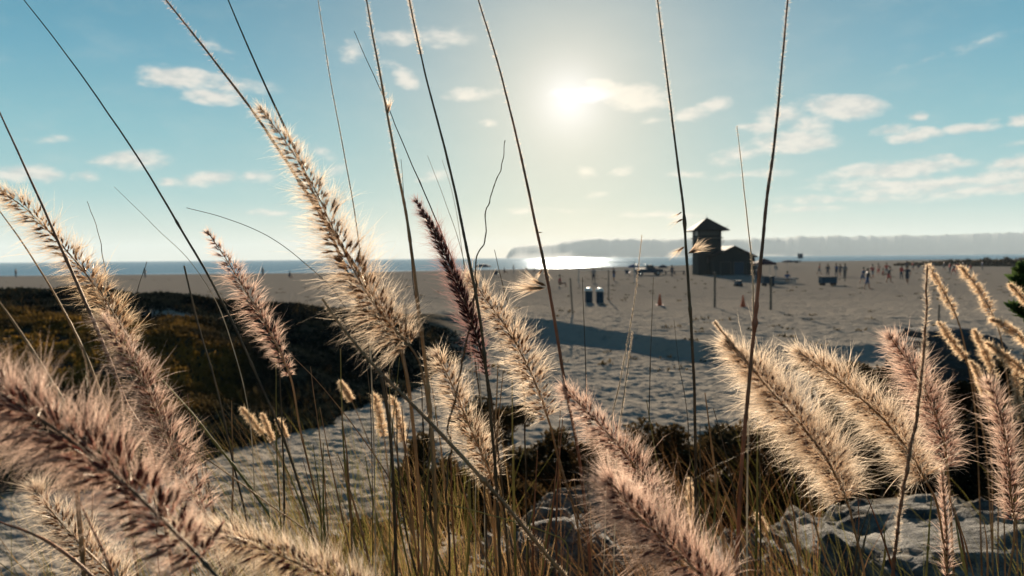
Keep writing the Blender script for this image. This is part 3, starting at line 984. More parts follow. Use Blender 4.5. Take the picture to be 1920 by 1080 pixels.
def umbrella(u, v, r, h_, mat, label, name='beach_umbrella'):
    b = beach(u, v)
    t = empty(name, (b[0], b[1], 0), label, 'beach umbrella')
    q_ = MB(); q_.tube([(b[0], b[1], -.1), (b[0], b[1], h_ - .1)], .03, 6); q_.build('pole', M['metal'], t)
    q_ = MB(); q_.lathe((b[0], b[1], h_), [(r, -.55), (r * 1.0, -.50), (r * .78, -.26), (r * .45, -.08), (.04, 0)], 10); q_.build('canopy', mat, t)
    return b


umbrella(1188, 515, 1.0, 1.75, M['cloth_blue'], 'small dark beach umbrella standing left of the parked pickup')
umbrella(906, 516, 1.55, 1.95, M['cloth_dark'], 'large dark beach umbrella on the shore behind the purple plume')


def chair(u, v, label, mat='cloth_dark'):
    b = beach(u, v)
    t = empty('beach_chair', (b[0], b[1], 0), label, 'beach chair')
    x, y = b[0], b[1]
    q_ = MB(); q_.box((x, y, .32), (.6, .55, .05)); q_.build('seat', M[mat], t)
    q_ = MB(); q_.raw([(x - .3, y + .25, .34), (x + .3, y + .25, .34), (x + .3, y + .5, .95), (x - .3, y + .5, .95),
                       (x - .3, y + .3, .34), (x + .3, y + .3, .34), (x + .3, y + .55, .95), (x - .3, y + .55, .95)],
                      [(0, 1, 2, 3), (7, 6, 5, 4), (0, 4, 5, 1), (1, 5, 6, 2), (2, 6, 7, 3), (3, 7, 4, 0)]); q_.build('backrest', M[mat], t)
    q_ = MB()
    for sx_ in (-.3, .3): q_.tube([(x + sx_, y - .3, -.05), (x + sx_, y - .28, .55), (x + sx_, y + .35, .55), (x + sx_, y + .45, -.05)], .02, 6)
    q_.build('frame', M['metal'], t)


umbrella(1243, 514, .8, 1.6, M['cloth_dark'], 'small dark beach umbrella at the right end of the parked pickup')
umbrella(1477, 503, 1.6, 1.9, M['cloth_dark'], 'dark umbrella far out right of the canopy tent')
chair(1176, 517, 'dark beach chair at the far left of the small umbrella group')
chair(1197, 519, 'dark beach chair in front of the parked pickup')
chair(1456, 508, 'dark beach chair behind the long low table')
chair(930, 519, 'dark beach chair right of the large shore umbrella')
# canopy tent and gear right of the station
b = beach(1432, 521)
t = empty('canopy_tent', (b[0], b[1], 0), 'dark maroon pop up canopy tent right of the lifeguard station', 'canopy tent')
w2 = 1.25
q_ = MB(); zc = 2.0
q_.raw([(b[0] - w2, b[1] - w2, zc - .25), (b[0] + w2, b[1] - w2, zc - .25), (b[0] + w2, b[1] + w2, zc - .25), (b[0] - w2, b[1] + w2, zc - .25),
        (b[0] - w2, b[1] - w2, zc), (b[0] + w2, b[1] - w2, zc), (b[0] + w2, b[1] + w2, zc), (b[0] - w2, b[1] + w2, zc), (b[0], b[1], zc + .65)],
       [(0, 1, 5, 4), (1, 2, 6, 5), (2, 3, 7, 6), (3, 0, 4, 7), (4, 5, 8), (5, 6, 8), (6, 7, 8), (7, 4, 8)])
q_.build('canopy', M['canopy'], t)
for sx_ in (-1, 1):
    for sy_ in (-1, 1):
        q_ = MB(); q_.tube([(b[0] + sx_ * (w2 - .05), b[1] + sy_ * (w2 - .05), -.05), (b[0] + sx_ * (w2 - .05), b[1] + sy_ * (w2 - .05), zc)], .03, 6); q_.build('leg', M['metal'], t)
b = beach(1466, 532)
t = empty('folding_table', (b[0], b[1], 0), 'long low dark table right of the canopy tent', 'table')
q_ = MB(); q_.box((b[0], b[1], .55), (3.2, .8, .12)); q_.build('tabletop', M['blue_paint'], t)
for sx_ in (-1.3, 1.3):
    q_ = MB(); q_.tube([(b[0] + sx_, b[1] - .3, -.05), (b[0] + sx_, b[1] - .3, .5)], .04, 6); q_.tube([(b[0] + sx_, b[1] + .3, -.05), (b[0] + sx_, b[1] + .3, .5)], .04, 6)
    q_.tube([(b[0] + sx_, b[1] - .3, .25), (b[0] + sx_, b[1] + .3, .25)], .03, 6); q_.build('leg', M['metal'], t)


def cart(u, v, w, h_, label, mat, wheels=True):
    b = beach(u, v)
    t = empty('gear_cart', (b[0], b[1], 0), label, 'gear cart')
    q_ = MB(); q_.box((b[0], b[1], h_ * .55 + .08), (w, .8, h_ * .72)); q_.build('box', mat, t)
    q_ = MB(); q_.box((b[0], b[1], h_ * .94 + .03 + .08), (w + .06, .86, .08)); q_.build('lid', M['black_rubber'], t)
    for sx_ in (-1, 1):
        for sy_ in (-1, 1):
            q_ = MB(); c_ = (b[0] + sx_ * w * .36, b[1] + sy_ * .36, .14)
            q_.tube([(c_[0], c_[1] - .05, c_[2]), (c_[0], c_[1] + .05, c_[2])], .15, 12); q_.build('wheel', M['black_rubber'], t)
    q_ = MB(); q_.tube([(b[0] + w * .5, b[1], h_ * .8), (b[0] + w * .5 + .3, b[1], h_ * 1.0)], .025, 6); q_.build('handle', M['metal'], t)


cart(1552, 535, 1.5, .78, 'wide dark blue gear cart in front of the standing group', M['blue_mid'])
cart(1440, 536, 1.0, .9, 'dark gear cart between the station and the long table', M['blue_paint'])
cart(1384, 537, .55, .45, 'small blue gear cart on the sand at the foot of the station', M['blue_mid'])
# bench beside the station
b = beach(1265, 514)
t = empty('low_bench', (b[0], b[1], 0), 'long low dark bench on the sand left of the lookout tower', 'bench')
q_ = MB(); q_.box((b[0], b[1], .5), (3.6, .6, .16)); q_.build('seat', M['cloth_dark'], t)
for sx_ in (-1.5, 0, 1.5):
    q_ = MB(); q_.box((b[0] + sx_, b[1], .18), (.16, .5, .46)); q_.build('leg', M['cloth_dark'], t)
# small blue stand far out at the water
b = beach(1499, 494)
b = b * np.array([1, 1, 0])
t = empty('lifeguard_chair', b, 'small blue lifeguard chair on thin legs at the far shore', 'lifeguard chair')
k = b[1] / F
q_ = MB(); q_.box((b[0] + 1.5 * k, b[1], 14 * k), (7 * k, 1.6, 9 * k)); q_.build('hood', M['blue_mid'], t)
for sx_ in (-1, 1):
    q_ = MB(); q_.tube([(b[0] + (1.5 + sx_ * 3.4) * k, b[1] - .6, -.3), (b[0] + (1.5 + sx_ * 1.4) * k, b[1], 10 * k)], .07, 6); q_.build('leg', M['metal'], t)
q_ = MB(); q_.box((b[0] + .0 * k, b[1] + .5, 3 * k), (5 * k, 1.0, .12)); q_.build('platform', M['trim_grey'], t)
b = beach(1494, 493)
t = empty('beached_dinghy', (b[0], b[1], 0), 'small dark dinghy lying on the sand by the blue chair', 'dinghy')
q_ = MB(); kk = b[1] / F
q_.lathe((0, 0, 0), [(.05, .0), (.6, .25), (.85, .6), (.9, .75), (.8, .75), (.5, .3), (.05, .1)], 16)
q_.v = [(b[0] + x * 1.6 * 1.15, b[1] + y * .9, z * 1.3 - .05) for (x, y, z) in q_.v]
q_.build('hull', M['cloth_dark'], t)


rk = np.random.default_rng(3)
n_ = 900
u_ = rk.uniform(-150, 2050, n_); y_ = rk.uniform(22, 120, n_)
x_ = (u_ - 960) / F * y_
kp = (fbm(x_ * .12, y_ * .12, 19, 3) > .1) & (soil_mask(x_, y_) < .1)
x_, y_ = x_[kp], y_[kp]
m_n = len(x_)
idx = np.repeat(np.arange(m_n), 10)
pk = np.stack([x_[idx] + rk.normal(size=len(idx)) * .12, y_[idx] + rk.normal(size=len(idx)) * .12, np.zeros(len(idx))], 1)
pk[:, 2] = H(pk[:, 0], pk[:, 1]) - .01
idx = None


# ------------------------------------------------------------------ leaf clouds (shrubs, ground cover)
def leaves(pts, size, rng, flat=0.0, upw=0.3):
    n_ = len(pts)
    a = rng.normal(size=(n_, 3)); a[:, 2] = np.abs(a[:, 2]) * 1.0 + upw
    a /= np.linalg.norm(a, axis=1)[:, None]
    b_ = np.cross(a, rng.normal(size=(n_, 3))); b_ /= np.linalg.norm(b_, axis=1)[:, None]
    s_ = (size * rng.uniform(.6, 1.5, n_))[:, None]
    p0 = pts; p1 = pts + a * s_ * .55 + b_ * s_ * .24; p2 = pts + a * s_; p3 = pts + a * s_ * .45 - b_ * s_ * .24
    v_ = np.stack([p0, p1, p2, p3], 1).reshape(-1, 3)
    q_ = np.arange(n_ * 4).reshape(-1, 4)
    return v_, q_


def blades(base, hgt, lean, width, rng, seg=3):
    """curved grass blades; base Nx3, lean Nx2"""
    n_ = len(base)
    ang = rng.uniform(0, math.pi, n_)
    wv_ = np.stack([np.cos(ang), np.sin(ang), np.zeros(n_)], 1)
    vs_ = []
    for k_ in range(seg + 1):
        t_ = k_ / seg
        c_ = base + np.concatenate([lean * (t_ ** 1.8)[..., None] if hasattr(t_, 'shape') else lean * t_ ** 1.8, (hgt * (t_ - .12 * t_ * t_))[:, None]], 1)
        w_ = (width * (1 - t_) ** .7)[:, None]
        if k_ < seg:
            vs_ += [c_ + wv_ * w_, c_ - wv_ * w_]
        else:
            vs_ += [c_]
    m_n = 2 * seg + 1
    v_ = np.stack(vs_, 1).reshape(-1, 3)
    b0 = (np.arange(n_) * m_n)[:, None]
    qs = [np.concatenate([b0 + 2 * k_, b0 + 2 * k_ + 1, b0 + 2 * k_ + 3, b0 + 2 * k_ + 2], 1) for k_ in range(seg - 1)]
    tr = np.concatenate([b0 + 2 * seg - 2, b0 + 2 * seg - 1, b0 + 2 * seg], 1)
    return v_, np.concatenate(qs), tr


v_, q_ = leaves(pk, .13, rk, upw=.1)
o = mesh_np('beach_debris', v_, [q_], M['dune_blade'])
tag(o, 'scraps of dry kelp and litter scattered over the sand', 'debris', kind='stuff')
rng = np.random.default_rng(7)
# ground cover on the left dune
n_ = 210000
yy = rng.uniform(11, 27, n_); s_ = rng.uniform(-1.0, 0.02, n_); xx = s_ * yy
sm = soil_mask(xx, yy)
keep = (rng.uniform(size=n_) < sm * .9) & (fbm(xx * .9, yy * .9, 71, 3) > -.75)
xx, yy = xx[keep], yy[keep]
zz = H(xx, yy)
v_, q_ = leaves(np.stack([xx, yy, zz - .02], 1), 0.12, rng, upw=.7)
uu = 960 + F * v_[:, 0] / v_[:, 1]
gold = sstep(-v_[:, 0] / v_[:, 1], .30, .48) * sstep(v_[:, 1] + .9 * fbm(v_[:, 0] * .5, v_[:, 1] * .5, 5, 3), 14.8, 16.2) * (1 - sstep(v_[:, 1] + .8 * fbm(v_[:, 0] * .4, v_[:, 1] * .4, 6, 3), 20.5, 22.0))
gold = gold * (0.55 + .45 * np.clip(fbm(v_[:, 0] * 1.1, v_[:, 1] * 1.1, 17, 3), -1, 1))
o = mesh_np('dune_ground_cover', v_, [q_], M['dune_leaf'], attrs={'gold': np.clip(gold, 0, 1)})
tag(o, 'dark and golden ground cover spread over the left dune', 'ground cover', kind='stuff')


def shrub(name, label, cat, u, v, d, wpx, hpx, n_, mat, leaf=.035, group=None, depth=.6, seed=1, twigs=True):
    """bush whose crown centre is seen at pixel (u, v), wpx / hpx its half sizes"""
    r_ = np.random.default_rng(seed)
    c_ = P(u, v, d)
    gz_ = float(H(c_[0], c_[1], False))
    t = empty(name, (c_[0], c_[1], gz_), label, cat, group)
    hw_, hh_ = wpx * d / F, hpx * d / F
    pts = []
    nl = 26
    lob = r_.normal(size=(nl, 3)); lob /= np.linalg.norm(lob, axis=1)[:, None]
    lob *= r_.uniform(.25, .9, (nl, 1))
    lob[:, 2] = lob[:, 2] * .8
    rad = r_.uniform(.16, .38, nl)
    k_ = r_.integers(0, nl, n_)
    q_ = r_.normal(size=(n_, 3)); q_ /= np.linalg.norm(q_, axis=1)[:, None]
    q_ *= (r_.uniform(0, 1, (n_, 1)) ** .45)
    p_ = lob[k_] + q_ * rad[k_][:, None]
    p_ = p_ * np.array([hw_, hw_ * depth, hh_]) + c_
    p_ = p_[p_[:, 2] > gz_ - .05]
    v_, f_ = leaves(p_, leaf, r_, upw=.2)
    mesh_np('foliage', v_, [f_], M[mat], t)
    q2 = MB()
    for k_ in range(16):
        tip = lob[k_] * np.array([hw_, hw_ * depth, hh_]) * .9 + c_
        b0 = np.array([c_[0] + r_.uniform(-.25, .25) * hw_, c_[1] + r_.uniform(-.1, .1), gz_ - .05])
        md = (b0 + tip) / 2 + r_.normal(size=3) * .06 * hw_
        q2.tube([b0, md, tip], [.012 * d / 4, .008 * d / 4, .003 * d / 4], 5)
    q2.build('branches', M['bark'], t)
    return t


SHR = [
    (925, 800, 6.6, 85, 62, 6000, 'dark shrub seen between the two cream plumes at the centre', 22),
    (1640, 775, 6.4, 100, 105, 10000, 'tall dark shrub left of the dark flat topped boulder', 23),
    (1790, 760, 6.3, 100, 100, 9000, 'tall dark shrub in front of the dark flat topped boulder', 24),
    (1930, 740, 6.0, 80, 110, 8000, 'tall dark shrub at the extreme right behind the blurred plumes', 25),
    (1060, 885, 5.6, 125, 88, 9500, 'low brown shrub between the centre stems and the rocks', 11),
    (1215, 905, 5.9, 150, 135, 16000, 'wide dark brown shrub left of the tall rust coloured stalk', 12),
    (1400, 900, 5.6, 160, 145, 17000, 'dark shrub behind the big fluffy plume on the right', 13),
    (1290, 1010, 4.6, 150, 100, 11000, 'dark low shrub behind the large pink plume at the bottom', 14),
    (1580, 875, 5.4, 130, 130, 12000, 'brownish shrub behind the large boulder', 15),
    (1760, 880, 5.6, 120, 110, 9000, 'dark brown shrub below the pink plume on the right', 21),
    (1900, 850, 5.4, 110, 120, 9000, 'dark brown shrub under the blurred plumes at the right edge', 16),
    (800, 925, 5.0, 95, 115, 10000, 'dark peaked shrub behind the dense centre stems', 17),
    (940, 945, 4.6, 130, 105, 12000, 'dark shrub at the bottom behind the hairy diagonal stalk', 18),
    (690, 1040, 4.2, 95, 70, 6500, 'brown shrub low in the bottom centre left of the dense stems', 19),
    (1560, 695, 15, 75, 18, 3500, 'low dark beach shrub on the sand rise behind the pale plumes', 20),
]
for (u, v, d, w, h_, n2, lb, sd) in SHR:
    shrub('beach_shrub', lb, 'shrub', u, v, d, w, h_, n2, 'shrub_leaf', leaf=.04 if d < 9 else .09, group='shrubs on the bank and sand', seed=sd)
# bush reaching in from the right edge
c_ = P(1985, 560, 4.2); gz_ = float(H(c_[0], c_[1], False))
t = empty('pine_shrub', (c_[0], c_[1], gz_), 'green needled bush reaching in at the right edge of the frame', 'bush')
q2 = MB(); q2.tube([(c_[0] + .1, c_[1], gz_ - .05), (c_[0] + .05, c_[1], gz_ + .6), (c_[0] + .12, c_[1] + .1, gz_ + 1.5)], [.035, .028, .01], 8); q2.build('trunk', M['bark'], t)
r_ = np.random.default_rng(4)
bs, q2 = [], MB()
for (uu, vv_, uu2, vv2) in ((1975, 590, 1906, 524), (1985, 620, 1902, 578), (1970, 560, 1915, 505), (2000, 640, 1925, 640), (2010, 540, 1990, 470), (1990, 600, 2070, 560), (2000, 560, 2060, 500)):
    a_, b_ = P(uu, vv_, 4.2), P(uu2, vv2, 4.1)
    q2.tube([(c_[0] + .05, c_[1], a_[2] - .05), a_, b_], [.012, .009, .003], 5)
    for k_ in range(900):
        s3 = r_.uniform(.0, 1.0)
        bs.append(a_ + (b_ - a_) * s3 + r_.normal(size=3) * (.028 * (1.15 - s3)))
q2.build('branches', M['bark'], t)
v_, f_ = leaves(np.array(bs), .045, r_, upw=.1)
mesh_np('foliage', v_, [f_], M['pine_leaf'], t)

# far dark scrub row at the right
rw = np.random.default_rng(9)
k_ = 0
rows = [(1925, 494, 11, 170), (1885, 495, 9, 172), (1850, 495, 9, 176), (1818, 496, 8, 180), (1787, 496, 7, 184), (1757, 497, 6, 188), (1728, 498, 5, 192), (1700, 498, 4, 196), (1960, 494, 11, 168)]
for i_, (u, v, hp, d) in enumerate(rows):
    c_ = P(u, v, d)
    t = empty('scrub_bush', (c_[0], c_[1], 0), 'dark low bush in the far row of scrub along the right shore', 'bush', 'far scrub row along the shore')
    nn = 1500
    p_ = rw.normal(size=(nn, 3)); p_ /= np.linalg.norm(p_, axis=1)[:, None]; p_ *= rw.uniform(.3, 1, (nn, 1)) ** .5
    p_ = p_ * np.array([24 * d / F, 1.6, hp * d / F]); p_[:, 2] *= (1 + .25 * np.sin(p_[:, 0] * 2.1 + i_) + .15 * np.sin(p_[:, 0] * 5 + i_))
    p_ += c_
    p_ = p_[p_[:, 2] > -.1]
    v_, f_ = leaves(p_, .42, rw)
    mesh_np('foliage', v_, [f_], M['shrub_leaf'], t)
    q2 = MB()
    for jj in range(5): q2.tube([(c_[0] + (jj - 2) * .9, c_[1], -.2), (c_[0] + (jj - 2) * 1.1, c_[1], hp * d / F)], [.09, .03], 5)
    q2.build('stems', M['bark'], t)

# ------------------------------------------------------------------ rocks
def rock_mat():
    m_, gg = new_mat('granite')
    geo = gg.n('ShaderNodeNewGeometry'); pos = geo.outputs['Position']
    a = gg.noise(pos, 8, 7, 0.72); b = gg.noise(pos, 30, 4, 0.7)
    c = gg.mix(gg.smooth(a, .35, .65), (0.022, 0.020, 0.018), (0.20, 0.175, 0.14))
    c = gg.mix(gg.m('MULTIPLY', gg.smooth(b, .5, .7), .7), c, (0.07, 0.06, 0.05))
    mpn = gg.n('ShaderNodeMapping'); mpn.inputs['Scale'].default_value = (1, 1.6, 3); gg.t.links.new(pos, mpn.inputs[0])
    h = gg.m('ADD', gg.noise(mpn.outputs[0], 7, 6, .65), gg.m('MULTIPLY', gg.noise(mpn.outputs[0], 40, 4, .6), .3))
    finish(gg, principled(gg, c, 0.9, 0.2, bump(gg, h, 1.0, .11)))
    return m_


M['rock'] = rock_mat()
M['rock_shaded'] = plain('shaded_stone', (0.045, 0.042, 0.04), 0.9, 0.4, 5, b=.6)  # shade on the flat topped boulder put into its stone colour


def rock(c_, size, label, mat='rock', seed=0, rz=0, flat=.55, amp=.16):
    bm = bmesh.new(); bmesh.ops.create_icosphere(bm, subdivisions=6, radius=1.0)
    co = np.array([v.co for v in bm.verts])
    # superellipsoid-like blocky shape
    d_ = np.sign(co) * np.abs(co) ** flat
    d_ /= (np.abs(d_) ** 4).sum(1)[:, None] ** .25
    d_ += co * (amp * fbm(co[:, 0] * 1.6 + seed, co[:, 1] * 1.6 + co[:, 2] * 1.3, seed, 3))[:, None]
    d_ += co * (amp * .60 * fbm(co[:, 0] * 6 + co[:, 2] * 5 + seed, co[:, 1] * 6 - co[:, 2] * 4, seed + 5, 4))[:, None]
    d_ += co * (amp * .26 * fbm(co[:, 0] * 22 + co[:, 2] * 19, co[:, 1] * 22 - co[:, 2] * 15, seed + 9, 3))[:, None]
    d_ *= np.array(size)
    ca, sa = math.cos(rz), math.sin(rz)
    d_ = np.stack([d_[:, 0] * ca - d_[:, 1] * sa, d_[:, 0] * sa + d_[:, 1] * ca, d_[:, 2]], 1)
    for v, p_ in zip(bm.verts, d_): v.co = Vector(p_)
    me = bpy.data.meshes.new('boulder'); bm.to_mesh(me); bm.free(); me.materials.append(M[mat])
    me.polygons.foreach_set('use_smooth', [True] * len(me.polygons))
    o = bpy.data.objects.new('boulder', me); COL.objects.link(o); o.location = tuple(c_)
    tag(o, label, 'boulder', 'boulders on the bank')
    return o


def rock_px(u0, u1, vtop, d, depth, hgt, label, dv=None, **kw):
    a, b = P(u0, vtop, dv or d), P(u1, vtop, dv or d)
    a[0] *= d / (dv or d); b[0] *= d / (dv or d)
    w = (b[0] - a[0]) / 2
    rock(((a[0] + b[0]) / 2, d, (a[2] + b[2]) / 2 - hgt), (w, depth, hgt), label, **kw)


rock_px(1400, 2150, 948, 3.35, .62, .6, 'large pitted pale boulder filling the bottom right corner', seed=3, amp=.15, dv=3.9)
rock_px(1345, 1500, 1012, 2.95, .3, .4, 'smaller rounded boulder at the left end of the large boulder', seed=8, amp=.14, dv=3.15)
rock_px(870, 1180, 988, 2.85, .30, .4, 'light coloured boulder at the bottom centre', seed=5, dv=3.0)
rock_px(975, 1200, 938, 3.9, .26, .5, 'boulder with lit top edge and dark face behind the light one', seed=6, flat=.4, dv=4.1)
rock_px(1688, 1880, 627, 7.0, .5, 1.0, 'dark flat topped boulder in shade on the right', mat='rock_shaded', seed=12, flat=.3, amp=.07)
rock_px(630, 760, 1062, 2.9, .25, .3, 'small boulder low in the brown grass at the bottom', seed=15)

# ------------------------------------------------------------------ fountain grass
def catmull(pts, n_):
    pts = np.asarray(pts, float)
    if len(pts) == 2: pts = np.array([pts[0], pts.mean(0), pts[1]])
    P_ = np.vstack([2 * pts[0] - pts[1], pts, 2 * pts[-1] - pts[-2]])
    seg = np.linalg.norm(np.diff(pts, axis=0), axis=1)
    cum = np.concatenate([[0], np.cumsum(seg)]); cum /= cum[-1]
    t = np.linspace(0, 1, n_)
    k = np.clip(np.searchsorted(cum, t, side='right') - 1, 0, len(pts) - 2)
    f = ((t - cum[k]) / np.maximum(cum[k + 1] - cum[k], 1e-9))[:, None]
    p0, p1, p2, p3 = P_[k], P_[k + 1], P_[k + 2], P_[k + 3]
    return .5 * ((2 * p1) + (-p0 + p2) * f + (2 * p0 - 5 * p1 + 4 * p2 - p3) * f ** 2 + (-p0 + 3 * p1 - 3 * p2 + p3) * f ** 3)


def to3d(px, d):
    """polyline of photo pixels (u, v[, distance]) at its own distance"""
    return np.array([P(p_[0], p_[1], p_[2] if len(p_) > 2 else d) for p_ in px])


def tube_np(pts, rad, n_=6):
    pts = np.asarray(pts); m_n = len(pts)
    t = np.gradient(pts, axis=0); t /= np.linalg.norm(t, axis=1)[:, None]
    ref = np.array([0.2, 1, 0.1]); a = np.cross(t, ref); a /= np.linalg.norm(a, axis=1)[:, None]; b = np.cross(t, a)
    w = np.arange(n_) * 2 * math.pi / n_
    v = pts[:, None] + (a[:, None] * np.cos(w)[None, :, None] + b[:, None] * np.sin(w)[None, :, None]) * np.asarray(rad)[:, None, None]
    i_, j_ = np.meshgrid(np.arange(m_n - 1), np.arange(n_), indexing='ij')
    j2_ = (j_ + 1) % n_
    q = np.stack([i_ * n_ + j_, i_ * n_ + j2_, (i_ + 1) * n_ + j2_, (i_ + 1) * n_ + j_], -1).reshape(-1, 4)
    return v.reshape(-1, 3), q


def ribbons(p0, dirn, ln, w, rng, droop=0.0, curl=.12):
    """thin tapering hairs: 2 quads + tip"""
    n_ = len(p0)
    side = np.cross(dirn, rng.normal(size=(n_, 3))); side /= np.maximum(np.linalg.norm(side, axis=1), 1e-6)[:, None]
    bend = rng.normal(size=(n_, 3)) * curl
    bend[:, 2] -= droop
    ln = ln[:, None]; w = np.asarray(w).reshape(-1, 1)
    a = p0; b = p0 + dirn * ln * .4 + bend * ln * .13; c = p0 + dirn * ln * .75 + bend * ln * .48; e = p0 + dirn * ln + bend * ln
    v = np.stack([a + side * w, a - side * w, b + side * w * .85, b - side * w * .85, c + side * w * .55, c - side * w * .55, e], 1).reshape(-1, 3)
    b0 = (np.arange(n_) * 7)[:, None]
    q = np.concatenate([np.concatenate([b0, b0 + 1, b0 + 3, b0 + 2], 1), np.concatenate([b0 + 2, b0 + 3, b0 + 5, b0 + 4], 1)])
    tr = np.concatenate([b0 + 4, b0 + 5, b0 + 6], 1)
    al = np.tile([0, 0, .4, .4, .75, .75, 1.0], n_)
    return v, q, tr, al


def root_path(last, prev, seed):
    """continue a stem from its last visible point down to the soil"""
    r_ = random.Random(seed)
    dr = unit(last - prev)
    x, y, z = last
    g_ = float(H(x, max(y, .2), False)) - .03
    n_ = 6
    h_ = z - g_
    out = []
    lat = dr[:2] / max(.4, abs(dr[2])) * .45
    for k in range(1, n_ + 1):
        t_ = k / n_
        out.append((x + lat[0] * h_ * (t_ - .45 * t_ * t_), y + lat[1] * h_ * t_ * .5, z - h_ * t_))
    return np.array(out)


def wiggle(c, amp, seed):
    n_ = len(c)
    t = np.arange(n_)
    w = np.stack([fbm(t * .13, t * 0 + seed, seed + k, 3) for k in range(3)], 1)
    return c + w * amp


def stem_mesh(name, px, d, wpx, mat, root, seed, fuzz=0, jag=0, fuzz_mat=None, taper=.35, wig=.0008):
    ctrl = to3d(px, d)
    vis = catmull(ctrl, max(24, int(len(px) * 16)))
    vis = wiggle(vis, .30 * wig * (d if not hasattr(d, '__len__') else 1), seed)
    pts = vis
    if root:
        pts = np.vstack([vis, root_path(vis[-1], vis[-3], seed)])
    n_ = len(pts)
    r0 = wpx * .5 * d / F
    t_ = np.linspace(0, 1, n_)
    rad = r0 * (taper + (1 - taper) * np.clip(t_ * 2.2, 0, 1))
    rn_ = random.Random(seed + 5)
    for _ in range(3):                       # nodes on the culm
        kn = rn_.randrange(int(n_ * .25), n_ - 3)
        rad[kn] *= 1.45; rad[kn + 1] *= 1.2
    if jag:
        rr_ = np.random.default_rng(seed)
        rad = rad * (1 + jag * np.abs(rr_.normal(size=n_)))
    v, q = tube_np(pts, rad, 6)
    return vis, pts, rad, v, q


def stalk(px, d, wpx, mat, label, root=True, fuzzlen=1.0, fuzz=0, jag=0, seed=0, sprigs=(), name='grass_stalk', cat='grass stalk', group='bare grass stalks in the foreground', taper=.4, fuzz_mat='b_cream', wig=.0012):
    vis, pts, rad, v, q = stem_mesh('stem', px, d, wpx, mat, root, seed, fuzz, jag, taper=taper, wig=wig)
    base = pts[-1]
    t = empty(name, base, label, cat, group)
    mesh_np('stem', v, [q], M[mat], t, smooth=True)
    r_ = np.random.default_rng(seed + 100)
    if fuzz:
        # short hairs left on the bare rachis
        k = int(len(vis) * fuzz)
        m_n = int(900 * (1 + fuzz) * fuzzlen)
        idx = r_.uniform(0, max(2, k - 2), m_n); i0 = idx.astype(int); fr = (idx - i0)[:, None]
        p0 = vis[i0] * (1 - fr) + vis[i0 + 1] * fr
        tg = unit_rows(vis[np.maximum(i0 - 1, 0)] - vis[i0 + 1])
        rd = unit_rows(np.cross(tg, r_.normal(size=(m_n, 3))))
        dn = unit_rows(rd + tg * .5)
        ln = r_.uniform(.4, 1.5, m_n) * wpx * 1.1 * fuzzlen * d / F
        v, q, tr, al = ribbons(p0, dn, ln, np.full(m_n, .00016 * d), r_)
        mesh_np('stem_hairs', v, [q, tr], M[fuzz_mat], t, attrs={'along': al, 'rnd': np.repeat(r_.uniform(size=m_n), 7)})
    for (si, (u0, v0, u1, v1, nb)) in enumerate(sprigs):
        a, b = P(u0, v0, d), P(u1, v1, d)
        L_ = np.linalg.norm(b - a)
        dn = (b - a) / L_
        sp = spindle(a[None], dn[None], np.array([L_ * .42]), np.array([L_ * .05]), r_)
        so_ = mesh_np('spikelet', sp[0], [sp[1]], M['husk_tan'], t)
        if nb:
            dd = unit_rows(dn[None] + r_.normal(size=(nb, 3)) * .20)
            p0 = a[None] + dn[None] * r_.uniform(0, .25, (nb, 1)) * L_
            v, q, tr, al = ribbons(p0, dd, r_.uniform(.4, 1.0, nb) * L_, np.full(nb, .00022 * d), r_, curl=.08)
            bo = mesh_np('bristles', v, [q, tr], M['b_cream'], t, attrs={'along': al, 'rnd': np.repeat(r_.uniform(size=nb), 7)})
    return t


def unit_rows(a): return a / np.maximum(np.linalg.norm(a, axis=1), 1e-9)[:, None]


def spindle(p0, dn, ln, r, rng):
    n_ = len(p0)
    a = unit_rows(np.cross(dn, rng.normal(size=(n_, 3)))); b = np.cross(dn, a)
    ln = ln[:, None]; r = r[:, None]
    ring = []
    for (t_, k_) in ((.30, 1.0), (.62, .75)):
        for w in range(4):
            an = w * math.pi / 2
            ring.append(p0 + dn * ln * t_ + (a * math.cos(an) + b * math.sin(an)) * r * k_)
    v = np.stack([p0] + ring + [p0 + dn * ln], 1).reshape(-1, 3)
    b0 = (np.arange(n_) * 10)[:, None]
    tr, q = [], []
    for w in range(4):
        w2_ = (w + 1) % 4
        tr.append(np.concatenate([b0, b0 + 1 + w, b0 + 1 + w2_], 1))
        q.append(np.concatenate([b0 + 1 + w, b0 + 5 + w, b0 + 5 + w2_, b0 + 1 + w2_], 1))
        tr.append(np.concatenate([b0 + 5 + w, b0 + 9, b0 + 5 + w2_], 1))
    # return tris only as quads list separately
    q = np.concatenate(q); q = np.concatenate([q[:, [0, 1, 2]], q[:, [0, 2, 3]]])
    return v, np.concatenate(tr + [q])


